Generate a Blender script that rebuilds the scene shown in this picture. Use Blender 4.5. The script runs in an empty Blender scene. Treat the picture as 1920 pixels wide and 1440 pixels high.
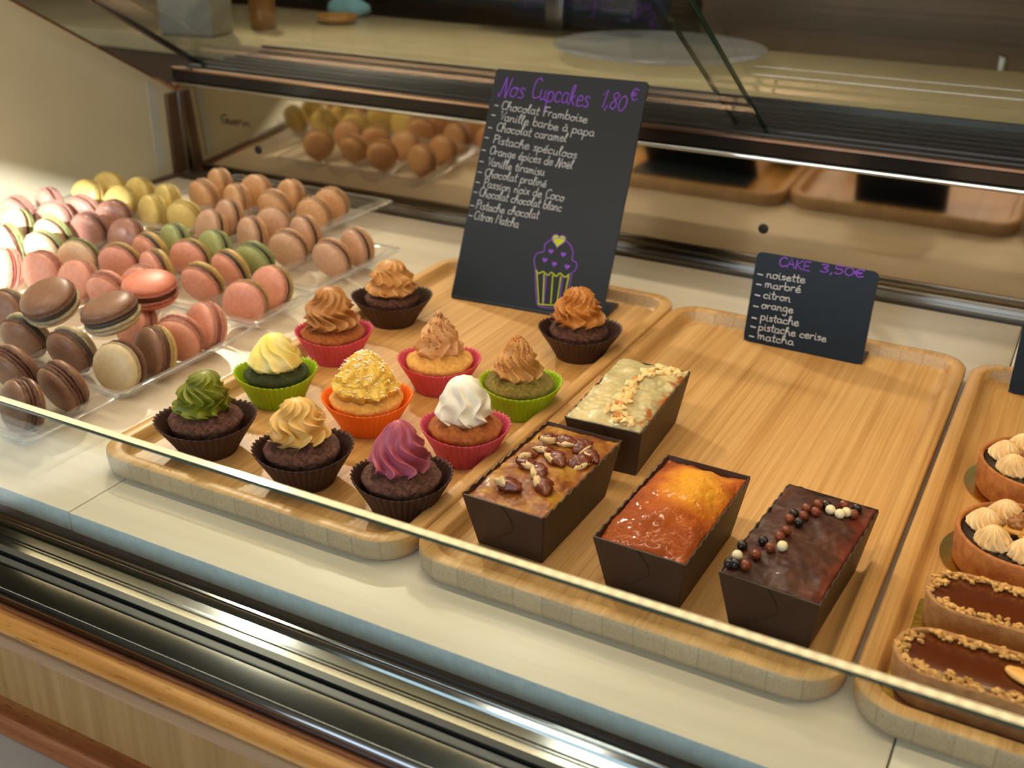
import bpy, bmesh, math, random
from mathutils import Vector, Matrix, noise
random.seed(7)
PI = math.pi
SC = bpy.context.scene
COL = SC.collection

# ------------------------------------------------------------------ camera
cam_d = bpy.data.cameras.new('camera')
cam = bpy.data.objects.new('camera', cam_d); COL.objects.link(cam); SC.camera = cam
cam_d.sensor_width = 36.0
cam_d.lens = 2074.4457 / 1920 * 36.0
cam_d.clip_start = 0.02
RX = Vector((0.882174, 0.470736, 0.013293)); DN = Vector((0.21178, -0.371354, -0.904017)); FW = Vector((-0.420617, 0.800315, -0.427291))
RX.normalize(); FW = (FW - RX * FW.dot(RX)).normalized(); DN = FW.cross(RX).normalized()
m = Matrix((RX, -DN, -FW)).transposed().to_4x4(); m.translation = Vector((0, 0, 0.45))
cam.matrix_world = m
cam_d.dof.use_dof = True
cam_d.dof.focus_distance = 0.84
cam_d.dof.aperture_fstop = 7.5

# ------------------------------------------------------------------ world, exposure
SC.view_settings.view_transform = 'Standard'
SC.view_settings.look = 'None'
SC.view_settings.exposure = 0.0
SC.view_settings.gamma = 1.0
SC.view_settings.use_curve_mapping = False
W = bpy.data.worlds.new('world'); SC.world = W; W.use_nodes = True
bg = W.node_tree.nodes['Background']; bg.inputs[0].default_value = (0.62, 0.72, 0.85, 1); bg.inputs[1].default_value = 0.55


def hx(h, k=1.0):
    h = h.lstrip('#'); o = []
    for i in (0, 2, 4):
        c = int(h[i:i+2], 16) / 255
        o.append((c / 12.92 if c <= .04045 else ((c + .055) / 1.055) ** 2.4) * k)
    return (*o, 1.0)


def area(name, loc, target, sx, sy, power, colr, spread=180):
    l = bpy.data.lights.new(name, 'AREA'); l.shape = 'RECTANGLE'; l.size = sx; l.size_y = sy
    l.energy = power; l.color = colr[:3]; l.spread = math.radians(spread)
    o = bpy.data.objects.new(name, l); COL.objects.link(o); o.location = loc
    o.rotation_euler = (Vector(target) - Vector(loc)).to_track_quat('-Z', 'Y').to_euler()
    return o


# warm shop lamp row above the case, cool daylight through the shop window behind the customer
LED_Y, LED_Z = 0.845, 0.452
case_light = area('case_light', (-0.30, .555, .470), (-0.30, .80, 0), 1.70, 0.02, 2.6, (1.0, .80, .55), 150)
window_light = area('window_light', (-.9, -2.15, .68), (-.9, 0, .60), 1.9, 1.6, 34, (.72, .86, 1.0))
worktop_fill_light = area('worktop_fill_light', (-0.9, 1.75, 1.9), (-.8, 1.75, 0), 1.2, 0.3, 14, (1.0, .89, .74))  # added unseen fill light that brightens the dark worktop at the back
spot = bpy.data.lights.new('ceiling_spot', 'SPOT'); spot.energy = 130; spot.color = (1, .86, .66); spot.shadow_soft_size = .045; spot.spot_size = math.radians(58); spot.spot_blend = .5
spot_o = bpy.data.objects.new('ceiling_spot', spot); COL.objects.link(spot_o); spot_o.location = (-1.95, 2.09, 1.52)
spot_o.rotation_euler = (Vector((-.5, .75, 0)) - Vector((-1.95, 2.09, 1.52))).to_track_quat('-Z', 'Y').to_euler()
sun = bpy.data.lights.new('sun', 'SUN'); sun.energy = 17.0; sun.angle = math.radians(.6); sun.color = (1, .97, .9)
sun_o = bpy.data.objects.new('sun', sun); COL.objects.link(sun_o)
SUN_D = Vector((-.40, 1.0, -.47)).normalized()
sun_o.rotation_euler = SUN_D.to_track_quat('-Z', 'Y').to_euler()
sun_o.location = (1, -3, 3)


# ------------------------------------------------------------------ object helpers
def put(o, parent=None):
    COL.objects.link(o)
    if parent: o.parent = parent
    return o


def thing(name, label, cat, loc=(0, 0, 0), rz=0, group=None):
    o = bpy.data.objects.new(name, None); COL.objects.link(o)
    o.empty_display_size = .01
    o.location = loc; o.rotation_euler = (0, 0, rz); o['label'] = label; o['category'] = cat
    if group: o['group'] = group
    return o


def tag(o, label, cat, group=None):
    o['label'] = label; o['category'] = cat
    if group: o['group'] = group
    return o


def finish(name, bm, mt, parent=None, smooth=True, ang=None):
    me = bpy.data.meshes.new(name); bm.to_mesh(me); bm.free()
    for mm in (mt if isinstance(mt, (list, tuple)) else [mt]): me.materials.append(mm)
    if smooth:
        for p in me.polygons: p.use_smooth = True
    o = bpy.data.objects.new(name, me); put(o, parent)
    if ang is not None and smooth:
        me.set_sharp_from_angle(angle=math.radians(ang))
    return o


def struct(name, bm, mt, **k):
    o = finish(name, bm, mt, **k); o['kind'] = 'structure'; return o


def box(bm, x0, x1, y0, y1, z0, z1, bev=0, seg=2):
    r = bmesh.ops.create_cube(bm, size=1)
    for v in r['verts']:
        v.co = Vector(((x0 + x1) / 2 + v.co.x * (x1 - x0), (y0 + y1) / 2 + v.co.y * (y1 - y0), (z0 + z1) / 2 + v.co.z * (z1 - z0)))
    if bev:
        es = list({e for v in r['verts'] for e in v.link_edges})
        bmesh.ops.bevel(bm, geom=es, offset=bev, segments=seg, affect='EDGES', profile=.5)


def prism_x(bm, prof, x0, x1, closed=True):
    """extrude a (y, z) profile along x"""
    a = [bm.verts.new((x0, y, z)) for y, z in prof]; b = [bm.verts.new((x1, y, z)) for y, z in prof]
    n = len(prof)
    for i in range(n if closed else n - 1):
        j = (i + 1) % n
        bm.faces.new((a[i], a[j], b[j], b[i]))
    if closed:
        bm.faces.new(a[::-1]); bm.faces.new(b)
    bmesh.ops.recalc_face_normals(bm, faces=bm.faces)


def prism_z(bm, pts, z0, z1):
    a = [bm.verts.new((x, y, z0)) for x, y in pts]; b = [bm.verts.new((x, y, z1)) for x, y in pts]
    n = len(pts)
    for i in range(n):
        j = (i + 1) % n
        bm.faces.new((a[i], a[j], b[j], b[i]))
    bm.faces.new(a[::-1]); bm.faces.new(b)
    bmesh.ops.recalc_face_normals(bm, faces=bm.faces)


def rings(bm, rs, cap0=True, cap1=True):
    """rs: list of rings (each a list of points, same length); stitched into a surface"""
    V = [[bm.verts.new(p) for p in r] for r in rs]
    n = len(V[0])
    for a, b in zip(V, V[1:]):
        for i in range(n):
            j = (i + 1) % n
            bm.faces.new((a[i], a[j], b[j], b[i]))
    if cap0: bm.faces.new(V[0][::-1])
    if cap1: bm.faces.new(V[-1])
    return V


def lathe(bm, prof, n=48, c=(0, 0, 0), fn=None, cap0=True, cap1=True):
    rs = []
    for k, (r, z) in enumerate(prof):
        ring = []
        for i in range(n):
            a = 2 * PI * i / n; rr, zz = (r, z) if fn is None else fn(r, z, a, k)
            ring.append((c[0] + rr * math.cos(a), c[1] + rr * math.sin(a), c[2] + zz))
        rs.append(ring)
    return rings(bm, rs, cap0, cap1)


def rrect(x0, x1, y0, y1, r, n=10):
    o = []
    for cx, cy, a0 in ((x1 - r, y1 - r, 0), (x0 + r, y1 - r, 90), (x0 + r, y0 + r, 180), (x1 - r, y0 + r, 270)):
        for i in range(n + 1):
            a = math.radians(a0 + 90 * i / n); o.append((cx + r * math.cos(a), cy + r * math.sin(a)))
    return o


def blob(bm, c, r, sub=2, s=(1, 1, 1), rough=0.2, seed=0, rot=None):
    r_ = bmesh.ops.create_icosphere(bm, subdivisions=sub, radius=1)
    for v in r_['verts']:
        d = v.co.copy(); k = 1 + rough * noise.noise(d * 1.7 + Vector((seed * 3.1, seed * 1.7, 0)))
        p = Vector((d.x * s[0] * k, d.y * s[1] * k, d.z * s[2] * k)) * r
        if rot: p = rot @ p
        v.co = p + Vector(c)


def spline(pts, per=6):
    if len(pts) < 3: return [Vector(p) for p in pts]
    P = [Vector(p) for p in pts]; P = [2 * P[0] - P[1]] + P + [2 * P[-1] - P[-2]]
    o = []
    for i in range(1, len(P) - 2):
        for k in range(per):
            t = k / per; a, b, c, d = P[i - 1:i + 3]
            o.append(.5 * ((2 * b) + (c - a) * t + (2 * a - 5 * b + 4 * c - d) * t * t + (3 * b - a - 3 * c + d) * t ** 3))
    o.append(P[-2]); return o


# ------------------------------------------------------------------ material helpers
def newmat(name):
    mt = bpy.data.materials.new(name); mt.use_nodes = True
    nt = mt.node_tree; return mt, nt, nt.nodes['Principled BSDF']


def N(nt, t, **k):
    n = nt.nodes.new(t)
    for a, v in k.items(): setattr(n, a, v)
    return n


def ramp(nt, fac, stops):
    r = N(nt, 'ShaderNodeValToRGB'); nt.links.new(fac, r.inputs[0])
    el = r.color_ramp.elements
    while len(el) > len(stops): el.remove(el[-1])
    while len(el) < len(stops): el.new(1)
    for e, (p, c) in zip(el, stops): e.position = p; e.color = c
    return r.outputs[0]


def coords(nt, scale=(1, 1, 1), kind='Object'):
    tc = N(nt, 'ShaderNodeTexCoord'); mp = N(nt, 'ShaderNodeMapping'); mp.inputs['Scale'].default_value = scale
    nt.links.new(tc.outputs[kind], mp.inputs[0]); return mp.outputs[0]


def noise_n(nt, vec, scale, detail=4, rough=.6):
    n = N(nt, 'ShaderNodeTexNoise'); n.inputs['Scale'].default_value = scale
    n.inputs['Detail'].default_value = detail; n.inputs['Roughness'].default_value = rough
    nt.links.new(vec, n.inputs['Vector']); return n.outputs['Fac']


def bump(nt, b, h, strength=.4, dist=.001):
    n = N(nt, 'ShaderNodeBump'); n.inputs['Strength'].default_value = strength; n.inputs['Distance'].default_value = dist
    nt.links.new(h, n.inputs['Height']); nt.links.new(n.outputs[0], b.inputs['Normal'])


def M(name, c1, c2=None, scale=60, rough=.5, metal=0, bmp=0, bscale=None, bdist=.001, sss=0, sssr=(1, .6, .4), coat=0, stretch=(1, 1, 1), stops=None, detail=4, spec=.5, aniso=0):
    mt, nt, b = newmat(name)
    b.inputs['Roughness'].default_value = rough; b.inputs['Metallic'].default_value = metal
    b.inputs['Specular IOR Level'].default_value = spec
    if c2 is None and stops is None:
        b.inputs['Base Color'].default_value = c1
    else:
        v = coords(nt, stretch); f = noise_n(nt, v, scale, detail)
        nt.links.new(ramp(nt, f, stops or [(.35, c1), (.65, c2)]), b.inputs['Base Color'])
    if bmp:
        v = coords(nt, stretch); bump(nt, b, noise_n(nt, v, bscale or scale * 3, 5, .65), bmp, bdist)
    if sss:
        b.inputs['Subsurface Weight'].default_value = sss; b.inputs['Subsurface Radius'].default_value = sssr
        b.inputs['Subsurface Scale'].default_value = .004
    if coat:
        b.inputs['Coat Weight'].default_value = coat; b.inputs['Coat Roughness'].default_value = .08
    return mt


def clear_mat(name, tint, ior=1.5, rough=0.0, gain=1.0, haze=0.0, haze_col=(1, 1, 1, 1)):
    """thin clear sheet: straight-through transmission plus a Fresnel reflection"""
    mt = bpy.data.materials.new(name); mt.use_nodes = True; nt = mt.node_tree; nt.nodes.clear()
    out = N(nt, 'ShaderNodeOutputMaterial'); tr = N(nt, 'ShaderNodeBsdfTransparent'); tr.inputs[0].default_value = tint
    gl = N(nt, 'ShaderNodeBsdfGlossy'); gl.inputs['Roughness'].default_value = rough
    fr = N(nt, 'ShaderNodeFresnel'); gm = N(nt, 'ShaderNodeNewGeometry')     # same reflectance from both sides of the sheet
    io = N(nt, 'ShaderNodeMapRange'); io.inputs['To Min'].default_value = ior; io.inputs['To Max'].default_value = 1 / ior
    nt.links.new(gm.outputs['Backfacing'], io.inputs['Value']); nt.links.new(io.outputs[0], fr.inputs[0])
    mu = N(nt, 'ShaderNodeMath', operation='MULTIPLY'); mu.inputs[1].default_value = gain; nt.links.new(fr.outputs[0], mu.inputs[0])
    mx = N(nt, 'ShaderNodeMixShader'); nt.links.new(mu.outputs[0], mx.inputs[0]); nt.links.new(tr.outputs[0], mx.inputs[1]); nt.links.new(gl.outputs[0], mx.inputs[2])
    res = mx
    if haze:
        df = N(nt, 'ShaderNodeBsdfDiffuse'); df.inputs[0].default_value = haze_col
        m2 = N(nt, 'ShaderNodeMixShader'); m2.inputs[0].default_value = haze
        nt.links.new(mx.outputs[0], m2.inputs[1]); nt.links.new(df.outputs[0], m2.inputs[2]); res = m2
    nt.links.new(res.outputs[0], out.inputs[0]); return mt


def bamboo_mat():
    mt, nt, b = newmat('bamboo')
    v = coords(nt, (1, 1, 1)); geo = N(nt, 'ShaderNodeNewGeometry')
    # laminated strips ~21 mm wide across x, each with its own tone
    sep = N(nt, 'ShaderNodeSeparateXYZ'); nt.links.new(v, sep.inputs[0])
    md = N(nt, 'ShaderNodeMath', operation='MULTIPLY'); md.inputs[1].default_value = 47; nt.links.new(sep.outputs[0], md.inputs[0])
    fl = N(nt, 'ShaderNodeMath', operation='FLOOR'); nt.links.new(md.outputs[0], fl.inputs[0])
    wn = N(nt, 'ShaderNodeTexWhiteNoise', noise_dimensions='1D'); nt.links.new(fl.outputs[0], wn.inputs['W'])
    # fine fibres along y
    f1 = noise_n(nt, coords(nt, (620, 6, 620)), 1.0, 4, .6)
    f2 = noise_n(nt, coords(nt, (190, 1.6, 190)), 1.0, 3, .55)
    f3 = noise_n(nt, coords(nt, (9, 5, 9)), 1.0, 2, .5)
    a = N(nt, 'ShaderNodeMath', operation='MULTIPLY_ADD'); nt.links.new(f1, a.inputs[0]); a.inputs[1].default_value = .45
    a2 = N(nt, 'ShaderNodeMath', operation='MULTIPLY_ADD'); nt.links.new(f2, a2.inputs[0]); a2.inputs[1].default_value = .45
    a3 = N(nt, 'ShaderNodeMath', operation='MULTIPLY_ADD'); nt.links.new(f3, a3.inputs[0]); a3.inputs[1].default_value = .18
    a4 = N(nt, 'ShaderNodeMath', operation='MULTIPLY'); nt.links.new(wn.outputs[0], a4.inputs[0]); a4.inputs[1].default_value = .16
    nt.links.new(a4.outputs[0], a3.inputs[2]); nt.links.new(a3.outputs[0], a2.inputs[2]); nt.links.new(a2.outputs[0], a.inputs[2])
    top = ramp(nt, a.outputs[0], [(.36, hx('#936634')), (.50, hx('#b8894d')), (.66, hx('#cb9f63')), (.85, hx('#d8b07a'))])
    # end grain on the faces that look along y: speckled, paler, with daylight grey put into the colour
    g1 = noise_n(nt, coords(nt, (700, 700, 700)), 1.0, 2, .5)
    b4 = N(nt, 'ShaderNodeMath', operation='MULTIPLY_ADD'); nt.links.new(wn.outputs[0], b4.inputs[0]); b4.inputs[1].default_value = .22; nt.links.new(g1, b4.inputs[2])
    end = ramp(nt, b4.outputs[0], [(.3, hx('#a88e70')), (.85, hx('#c6ab87'))])
    # dark glue line between strips
    fr = N(nt, 'ShaderNodeMath', operation='FRACT'); nt.links.new(md.outputs[0], fr.inputs[0])
    ln = ramp(nt, fr.outputs[0], [(0, (.62, .62, .62, 1)), (.06, (1, 1, 1, 1))])
    ml = N(nt, 'ShaderNodeMix', data_type='RGBA', blend_type='MULTIPLY'); ml.inputs[0].default_value = 1
    nt.links.new(end, ml.inputs[6]); nt.links.new(ln, ml.inputs[7])
    sn = N(nt, 'ShaderNodeSeparateXYZ'); nt.links.new(geo.outputs['True Normal'], sn.inputs[0])
    ab = N(nt, 'ShaderNodeMath', operation='ABSOLUTE'); nt.links.new(sn.outputs[1], ab.inputs[0])
    rr = ramp(nt, ab.outputs[0], [(.45, (0, 0, 0, 1)), (.7, (1, 1, 1, 1))])
    mx = N(nt, 'ShaderNodeMix', data_type='RGBA'); nt.links.new(rr, mx.inputs[0]); nt.links.new(top, mx.inputs[6]); nt.links.new(ml.outputs[2], mx.inputs[7])
    nt.links.new(mx.outputs[2], b.inputs['Base Color'])
    b.inputs['Roughness'].default_value = .42; b.inputs['Specular IOR Level'].default_value = .4
    bump(nt, b, f1, .12, .0004)
    return mt


def wood_mat(name, dark, mid, light, along='x', rough=.4, pores=True):
    mt, nt, b = newmat(name)
    s = {'x': (5, 120, 120), 'z': (150, 150, 4)}[along]
    f1 = noise_n(nt, coords(nt, s), 1.0, 5, .6); f2 = noise_n(nt, coords(nt, tuple(k / 4 for k in s)), 1.0, 3, .5)
    a = N(nt, 'ShaderNodeMath', operation='MULTIPLY_ADD'); nt.links.new(f1, a.inputs[0]); a.inputs[1].default_value = .5
    a2 = N(nt, 'ShaderNodeMath', operation='MULTIPLY'); nt.links.new(f2, a2.inputs[0]); a2.inputs[1].default_value = .5
    nt.links.new(a2.outputs[0], a.inputs[2])
    c = ramp(nt, a.outputs[0], [(.38, dark), (.5, mid), (.62, light)])
    if pores:
        p = noise_n(nt, coords(nt, (100, 800, 800) if along == 'x' else (420, 420, 40)), 1.0, 2, .4)
        pm = ramp(nt, p, [(.30, (.5, .42, .36, 1)), (.36, (1, 1, 1, 1))])
        ml = N(nt, 'ShaderNodeMix', data_type='RGBA', blend_type='MULTIPLY'); ml.inputs[0].default_value = 1
        nt.links.new(c, ml.inputs[6]); nt.links.new(pm, ml.inputs[7]); c = ml.outputs[2]
    nt.links.new(c, b.inputs['Base Color']); b.inputs['Roughness'].default_value = rough
    return mt


MT = {}
MT['bamboo'] = bamboo_mat()
MT['shelf'] = M('white_shelf_board', hx('#d2c5b0'), hx('#ddd1be'), 9, rough=.32, stretch=(.4, 5, 5), bmp=.05, bscale=60)
MT['shelf_edge_daylit'] = M('shelf_edge_daylit', hx('#b9c4c8'), hx('#c9d2d4'), 150, rough=.6)  # cool daylight on the front edge, painted in as a bluish tone
MT['steel'] = M('brushed_steel', hx('#85878a'), rough=.10, metal=1)
MT['steel_bright'] = M('polished_steel', (.78, .78, .77, 1), rough=.10, metal=1)
MT['steel_dull'] = M('satin_steel', hx('#7c7a76'), rough=.3, metal=1)
MT['mirror'] = M('mirror_steel', hx('#b8ab98'), hx('#c4b8a6'), 4, rough=.065, metal=1)
MT['black'] = M('black_rubber', (.008, .008, .009, 1), rough=.4)
MT['black_gloss'] = M('black_glossy_rail', (.016, .014, .013, 1), rough=.18)
MT['dark_metal'] = M('dark_anodised', (.028, .025, .023, 1), rough=.35, metal=.6)
MT['copper'] = M('warm_lip', hx('#c9a58a'), rough=.25, metal=1)
MT['panel'] = M('cream_panel', hx('#b5b29e'), hx('#bebba8'), 3, rough=.28)
MT['strip'] = M('pale_strip', hx('#aab0ae'), rough=.4)
MT['brown_post'] = M('brown_post', hx('#5a4636'), rough=.35, metal=.5)
MT['board'] = M('slate_board', (.008, .014, .024, 1), rough=.40, spec=.2)
MT['board_foot'] = M('slate_foot', (.022, .034, .045, 1), rough=.3)
MT['chalk'] = M('white_chalk', hx('#bcc2ca'), rough=.8)
MT['violet'] = M('violet_chalk', hx('#7a44c4'), rough=.8)
MT['lime'] = M('lime_chalk', hx('#a9b81c'), rough=.8)
MT['glass'] = clear_mat('clear_glass', (.93, .97, .955, 1), 1.5, 0.0, .75)
MT['glass_far'] = clear_mat('clear_door_glass', (.93, .95, .93, 1), 1.5, 0.0, .8)
MT['glass_edge'] = M('green_glass_edge', hx('#0f3a33'), rough=.15, spec=.6)
MT['plastic'] = clear_mat('clear_blister_plastic', (.965, .965, .965, 1), 1.5, .03, 1.1, .05, (.9, .9, .9, 1))
MT['plastic_rim'] = clear_mat('blister_rim_plastic', (.9, .91, .92, 1), 1.5, .05, 2.2, .14, (.9, .93, .95, 1))
MT['counter'] = M('beige_worktop', hx('#b0a27c'), hx('#bcae88'), 6, rough=.25)
MT['brown_cab'] = M('brown_cabinet', hx('#5b4733'), hx('#675340'), 5, rough=.5)
MT['plaster'] = M('plaster', hx('#b9b09a'), hx('#c2baa4'), 5, rough=.9)
MT['floor'] = M('floor_tile', hx('#8f8a80'), hx('#9d978c'), 6, rough=.5)
MT['stone'] = M('grey_stone', hx('#cfd1d3'), hx('#dadcde'), 14, rough=.6)
MT['oak_top'] = wood_mat('oak_rail', hx('#a86c28'), hx('#c98a3e'), hx('#dba050'))
MT['oak_mould'] = wood_mat('oak_moulding', hx('#8c6c50'), hx('#9c7a5a'), hx('#ab8a68'), pores=False)
MT['oak_panel'] = wood_mat('oak_panel', hx('#95713f'), hx('#a17c4b'), hx('#aa8656'), along='z', pores=False)
MT['oak_red'] = wood_mat('oak_red', hx('#7a4220'), hx('#93552c'), hx('#a97442'), rough=.35)
MT['gold'] = M('gold_card', hx('#c79a2e'), hx('#d9b24a'), 300, rough=.22, metal=1, bmp=.3, bscale=900)

# ================================================================== THE ROOM
bm = bmesh.new(); box(bm, -4, 3, -3.2, 4, -1.0, -.95); struct('floor', bm, MT['floor'])
bm = bmesh.new(); box(bm, -4, 3, -2.3, 4, 2.0, 2.05); struct('ceiling', bm, MT['plaster'])
bm = bmesh.new(); box(bm, -4, 3, 3.9, 4.0, -.95, 2.0); struct('wall_back', bm, MT['brown_cab'])
bm = bmesh.new(); box(bm, -4, -3.9, -3.2, 3.9, -.95, 2.0); struct('wall_left', bm, MT['plaster'])
bm = bmesh.new(); box(bm, 2.9, 3, -3.2, 3.9, -.95, 2.0); struct('wall_right', bm, MT['plaster'])
# unseen front wall, its window opening shaped to limit the sun patch
bm = bmesh.new()
WY0, WY1 = -2.3, -2.2
for a in [(-3.9, -1.9, -.95, 2.0), (-1.9, 2.9, -.95, -.15), (-1.9, 2.9, 1.60, 2.0), (.20, 2.9, -.15, 1.60)]:
    box(bm, a[0], a[1], WY0, WY1, a[2], a[3])
struct('wall_front_sun_mask', bm, MT['plaster'])

# ================================================================== DISPLAY CASE
CX0, CX1 = -1.262, .75
case = thing('display_case', 'long refrigerated pastry display case with steel rails, low front glass and mirror back', 'display case', (-.3, .85, -.02))
case.location = (0, 0, 0)


def case_prism(name, prof, mt, x0=CX0, x1=CX1, label=None, **k):
    bm = bmesh.new(); prism_x(bm, prof, x0, x1); o = finish(name, bm, mt, case, ang=40, **k)
    if label: o['label'] = label
    return o


# front sill: inner grooved half, gasket, outer mirror half with a rounded nose
case_prism('front_sill', [(.4555, -.0058), (.4535, -.0058), (.4528, -.0072), (.4515, -.0072), (.4508, -.0058), (.4475, -.0064), (.4465, -.0078), (.4445, -.0078), (.4435, -.0064), (.4375, -.0064), (.4370, -.0076), (.4362, -.0076), (.4357, -.0064), (.4347, -.0064), (.4342, -.0074), (.4334, -.0074), (.4330, -.0064), (.4268, -.0064), (.4268, -.03), (.4555, -.03)], MT['steel'], x0=-1.4)
case_prism('glass_gasket', [(.4268, -.0066), (.4262, -.0042), (.4205, -.0042), (.4200, -.0075), (.4180, -.0075), (.4175, -.0055), (.4118, -.0058), (.4112, -.0085), (.4105, -.03), (.4268, -.03)], MT['black'], x0=-1.4)
case_prism('gasket_strip', [(.4170, -.0054), (.4125, -.0056), (.4125, -.0075), (.4170, -.0075)], M('grey_rubber', (.05, .05, .05, 1), rough=.35), x0=-1.4)
nose = [(.4105, -.0062)] + [(.3925 - .0045 * math.sin(a), -.0062 - .0045 * (1 - math.cos(a))) for a in [i * PI / 2 / 8 for i in range(9)]] + [(.388, -.03), (.4105, -.03)]
case_prism('outer_sill', nose, MT['steel'], x0=-1.4)
# dark well between sill and shelf
case_prism('well', [(.4555, -.03), (.4555, -.045), (1.30, -.045), (1.30, -.03)], MT['black'])
# shelf supports at the back: satin gutter between boards and mirror
case_prism('rear_gutter', [(1.247, -.012), (1.247, -.004), (1.256, -.006), (1.257, .0035), (1.262, .0035), (1.262, .0030), (1.266, -.002), (1.278, -.0025), (1.2795, .002), (1.286, .002), (1.286, -.012)], MT['steel_dull'])
# leaning mirror back panel
YB, YT, ZB, ZT = 1.287, 1.2795, -.004, .1365
case_prism('mirror_back', [(YB, ZB), (YT, ZT), (YT + .012, ZT), (YB + .012, ZB)], MT['mirror'], label='polished steel back panel mirroring the trays')
# round cable holes
for hxx in (-1.112, -.3345):
    z = .052; y = YB + (z - ZB) / (ZT - ZB) * (YT - YB)
    bm = bmesh.new(); lathe(bm, [(.0062, 0), (.0062, .0008), (.0052, .0012)], 28)
    o = finish('cable_hole', bm, MT['black'], case); o.location = (hxx, y - .0002, z); o.rotation_euler = (PI / 2 + .053, 0, 0)
    o['label'] = 'round black hole in the mirror panel'
# rail above the mirror and the door tracks behind it
case_prism('mirror_lip', [(1.2780 + .0032 * math.cos(a), .1378 + .0032 * math.sin(a)) for a in [2 * PI * i / 16 for i in range(16)]], MT['steel_bright'], label='bright steel lip along the top of the mirror')
case_prism('rail_face', [(1.282, .1405), (1.2775, .1425), (1.2765, .1565), (1.284, .1595), (1.300, .1595), (1.300, .1405)], MT['black_gloss'])
case_prism('rail_lip', [(1.2750, .1580), (1.2750, .1612), (1.2815, .1620), (1.283, .1595)], MT['copper'])
tr = [(1.283, .1595)]
y = 1.286
for k in range(7):
    tr += [(y, .1600), (y + .010, .1600), (y + .0115, .1540), (y + .0215, .1540), (y + .023, .1600)]
    y += .028
tr += [(1.486, .1600), (1.486, .139), (1.283, .139)]
case_prism('door_track', tr, MT['dark_metal'], label='dark grooved sliding door track')
case_prism('rear_edge_trim', [(1.486, .160), (1.486, .1675), (1.490, .1682), (1.492, .160)], MT['steel_dull'])

# front glass pane with its polished edge
GZ = .1245
bm = bmesh.new(); box(bm, -1.4, CX1, .4195, .4255, -.006, GZ - .0003)
pane = finish('front_pane', bm, MT['glass'], case, smooth=False); pane['label'] = 'low clear glass pane along the front of the case'
bm = bmesh.new(); prism_x(bm, [(.4195, GZ - .0022), (.4192, GZ - .0004), (.4198, GZ), (.4252, GZ), (.4258, GZ - .0004), (.4256, GZ - .0022)], -1.4, CX1)
pe = finish('polished_edge', bm, M('pane_edge', hx('#1c4a3e'), rough=.10, spec=.8, coat=.6), pane, smooth=False); pe['label'] = 'greenish polished top edge of the glass'
pe.data.materials.append(MT['glass_edge'])
for p in pe.data.polygons:
    if p.normal.z < .3: p.material_index = 1

# left end: cream panel under a slanted edge, strip, post
XL = -1.262
bm = bmesh.new()
sl = lambda y: .131 + (1.2684 - y) * .575
prof = [(.40, -.03), (1.215, -.03), (1.287, -.03), (1.287, .121), (.80, sl(.80)), (.72, .43), (.40, .43)]
prism_x(bm, prof, XL - .012, XL)
o = finish('end_panel', bm, MT['panel'], case, smooth=False); o['label'] = 'cream left end panel with slanted top edge'
bm = bmesh.new(); prism_x(bm, [(.80, sl(.80)), (1.284, sl(1.284)), (1.284, sl(1.284) + .004), (.80, sl(.80) + .004)], XL - .014, XL + .004)
finish('end_trim', bm, MT['copper'], case, smooth=False)
bm = bmesh.new(); prism_x(bm, [(1.222, .012), (1.240, .012), (1.240, sl(1.24) - .01), (1.222, sl(1.222) - .008)], XL, XL + .0012)
finish('pale_strip', bm, MT['strip'], case, smooth=False)
bm = bmesh.new(); box(bm, XL - .004, XL + .006, 1.255, 1.286, -.002, .124, .002); finish('corner_post', bm, MT['brown_post'], case)
bm = bmesh.new(); box(bm, XL + .004, XL + .0085, 1.276, 1.2835, .0, .127, .001); finish('post_bead', bm, MT['steel_dull'], case)
bm = bmesh.new(); box(bm, XL - .001, XL + .010, .42, 1.286, -.014, .003, .001); finish('base_bead', bm, MT['brown_post'], case)
bm = bmesh.new(); box(bm, XL + .008, XL + .012, .42, 1.284, -.010, -.001, .0008); finish('base_lip', bm, MT['copper'], case)


# sloping rear glass doors standing in the track
def slanted_pane(name, x0, x1, yb, zb, label):
    k = .575; L = .40; d = Vector((0, -1, k)).normalized(); n = Vector((0, k, 1)).normalized() * .0025
    bm = bmesh.new(); b0 = Vector((0, yb, zb)); t0 = b0 + d * L
    prism_x(bm, [tuple((p)[1:]) for p in (b0 - n, t0 - n, t0 + n, b0 + n)], x0, x1)
    o = finish(name, bm, MT['glass_far'], case, smooth=False); o['label'] = label
    for xe in (x0, x1):
        bm = bmesh.new(); prism_x(bm, [tuple((p)[1:]) for p in (b0 - n, t0 - n, t0 + n, b0 + n)], xe - .0012, xe + .0012)
        finish('pane_edge', bm, MT['glass_edge'], o, smooth=False)
    return o


slanted_pane('sliding_door', CX0 + .03, -.352, 1.322, .1575, 'left sloping glass door pane')
slanted_pane('sliding_door', -.398, CX1, 1.348, .1575, 'right sloping glass door pane overlapping the left')
bm = bmesh.new(); prism_x(bm, [(1.30, .166), (.95, .367), (.95, .374), (1.30, .173)], CX0 + .020, CX0 + .032)
finish('door_frame', bm, MT['black_gloss'], case, smooth=False)

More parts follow.
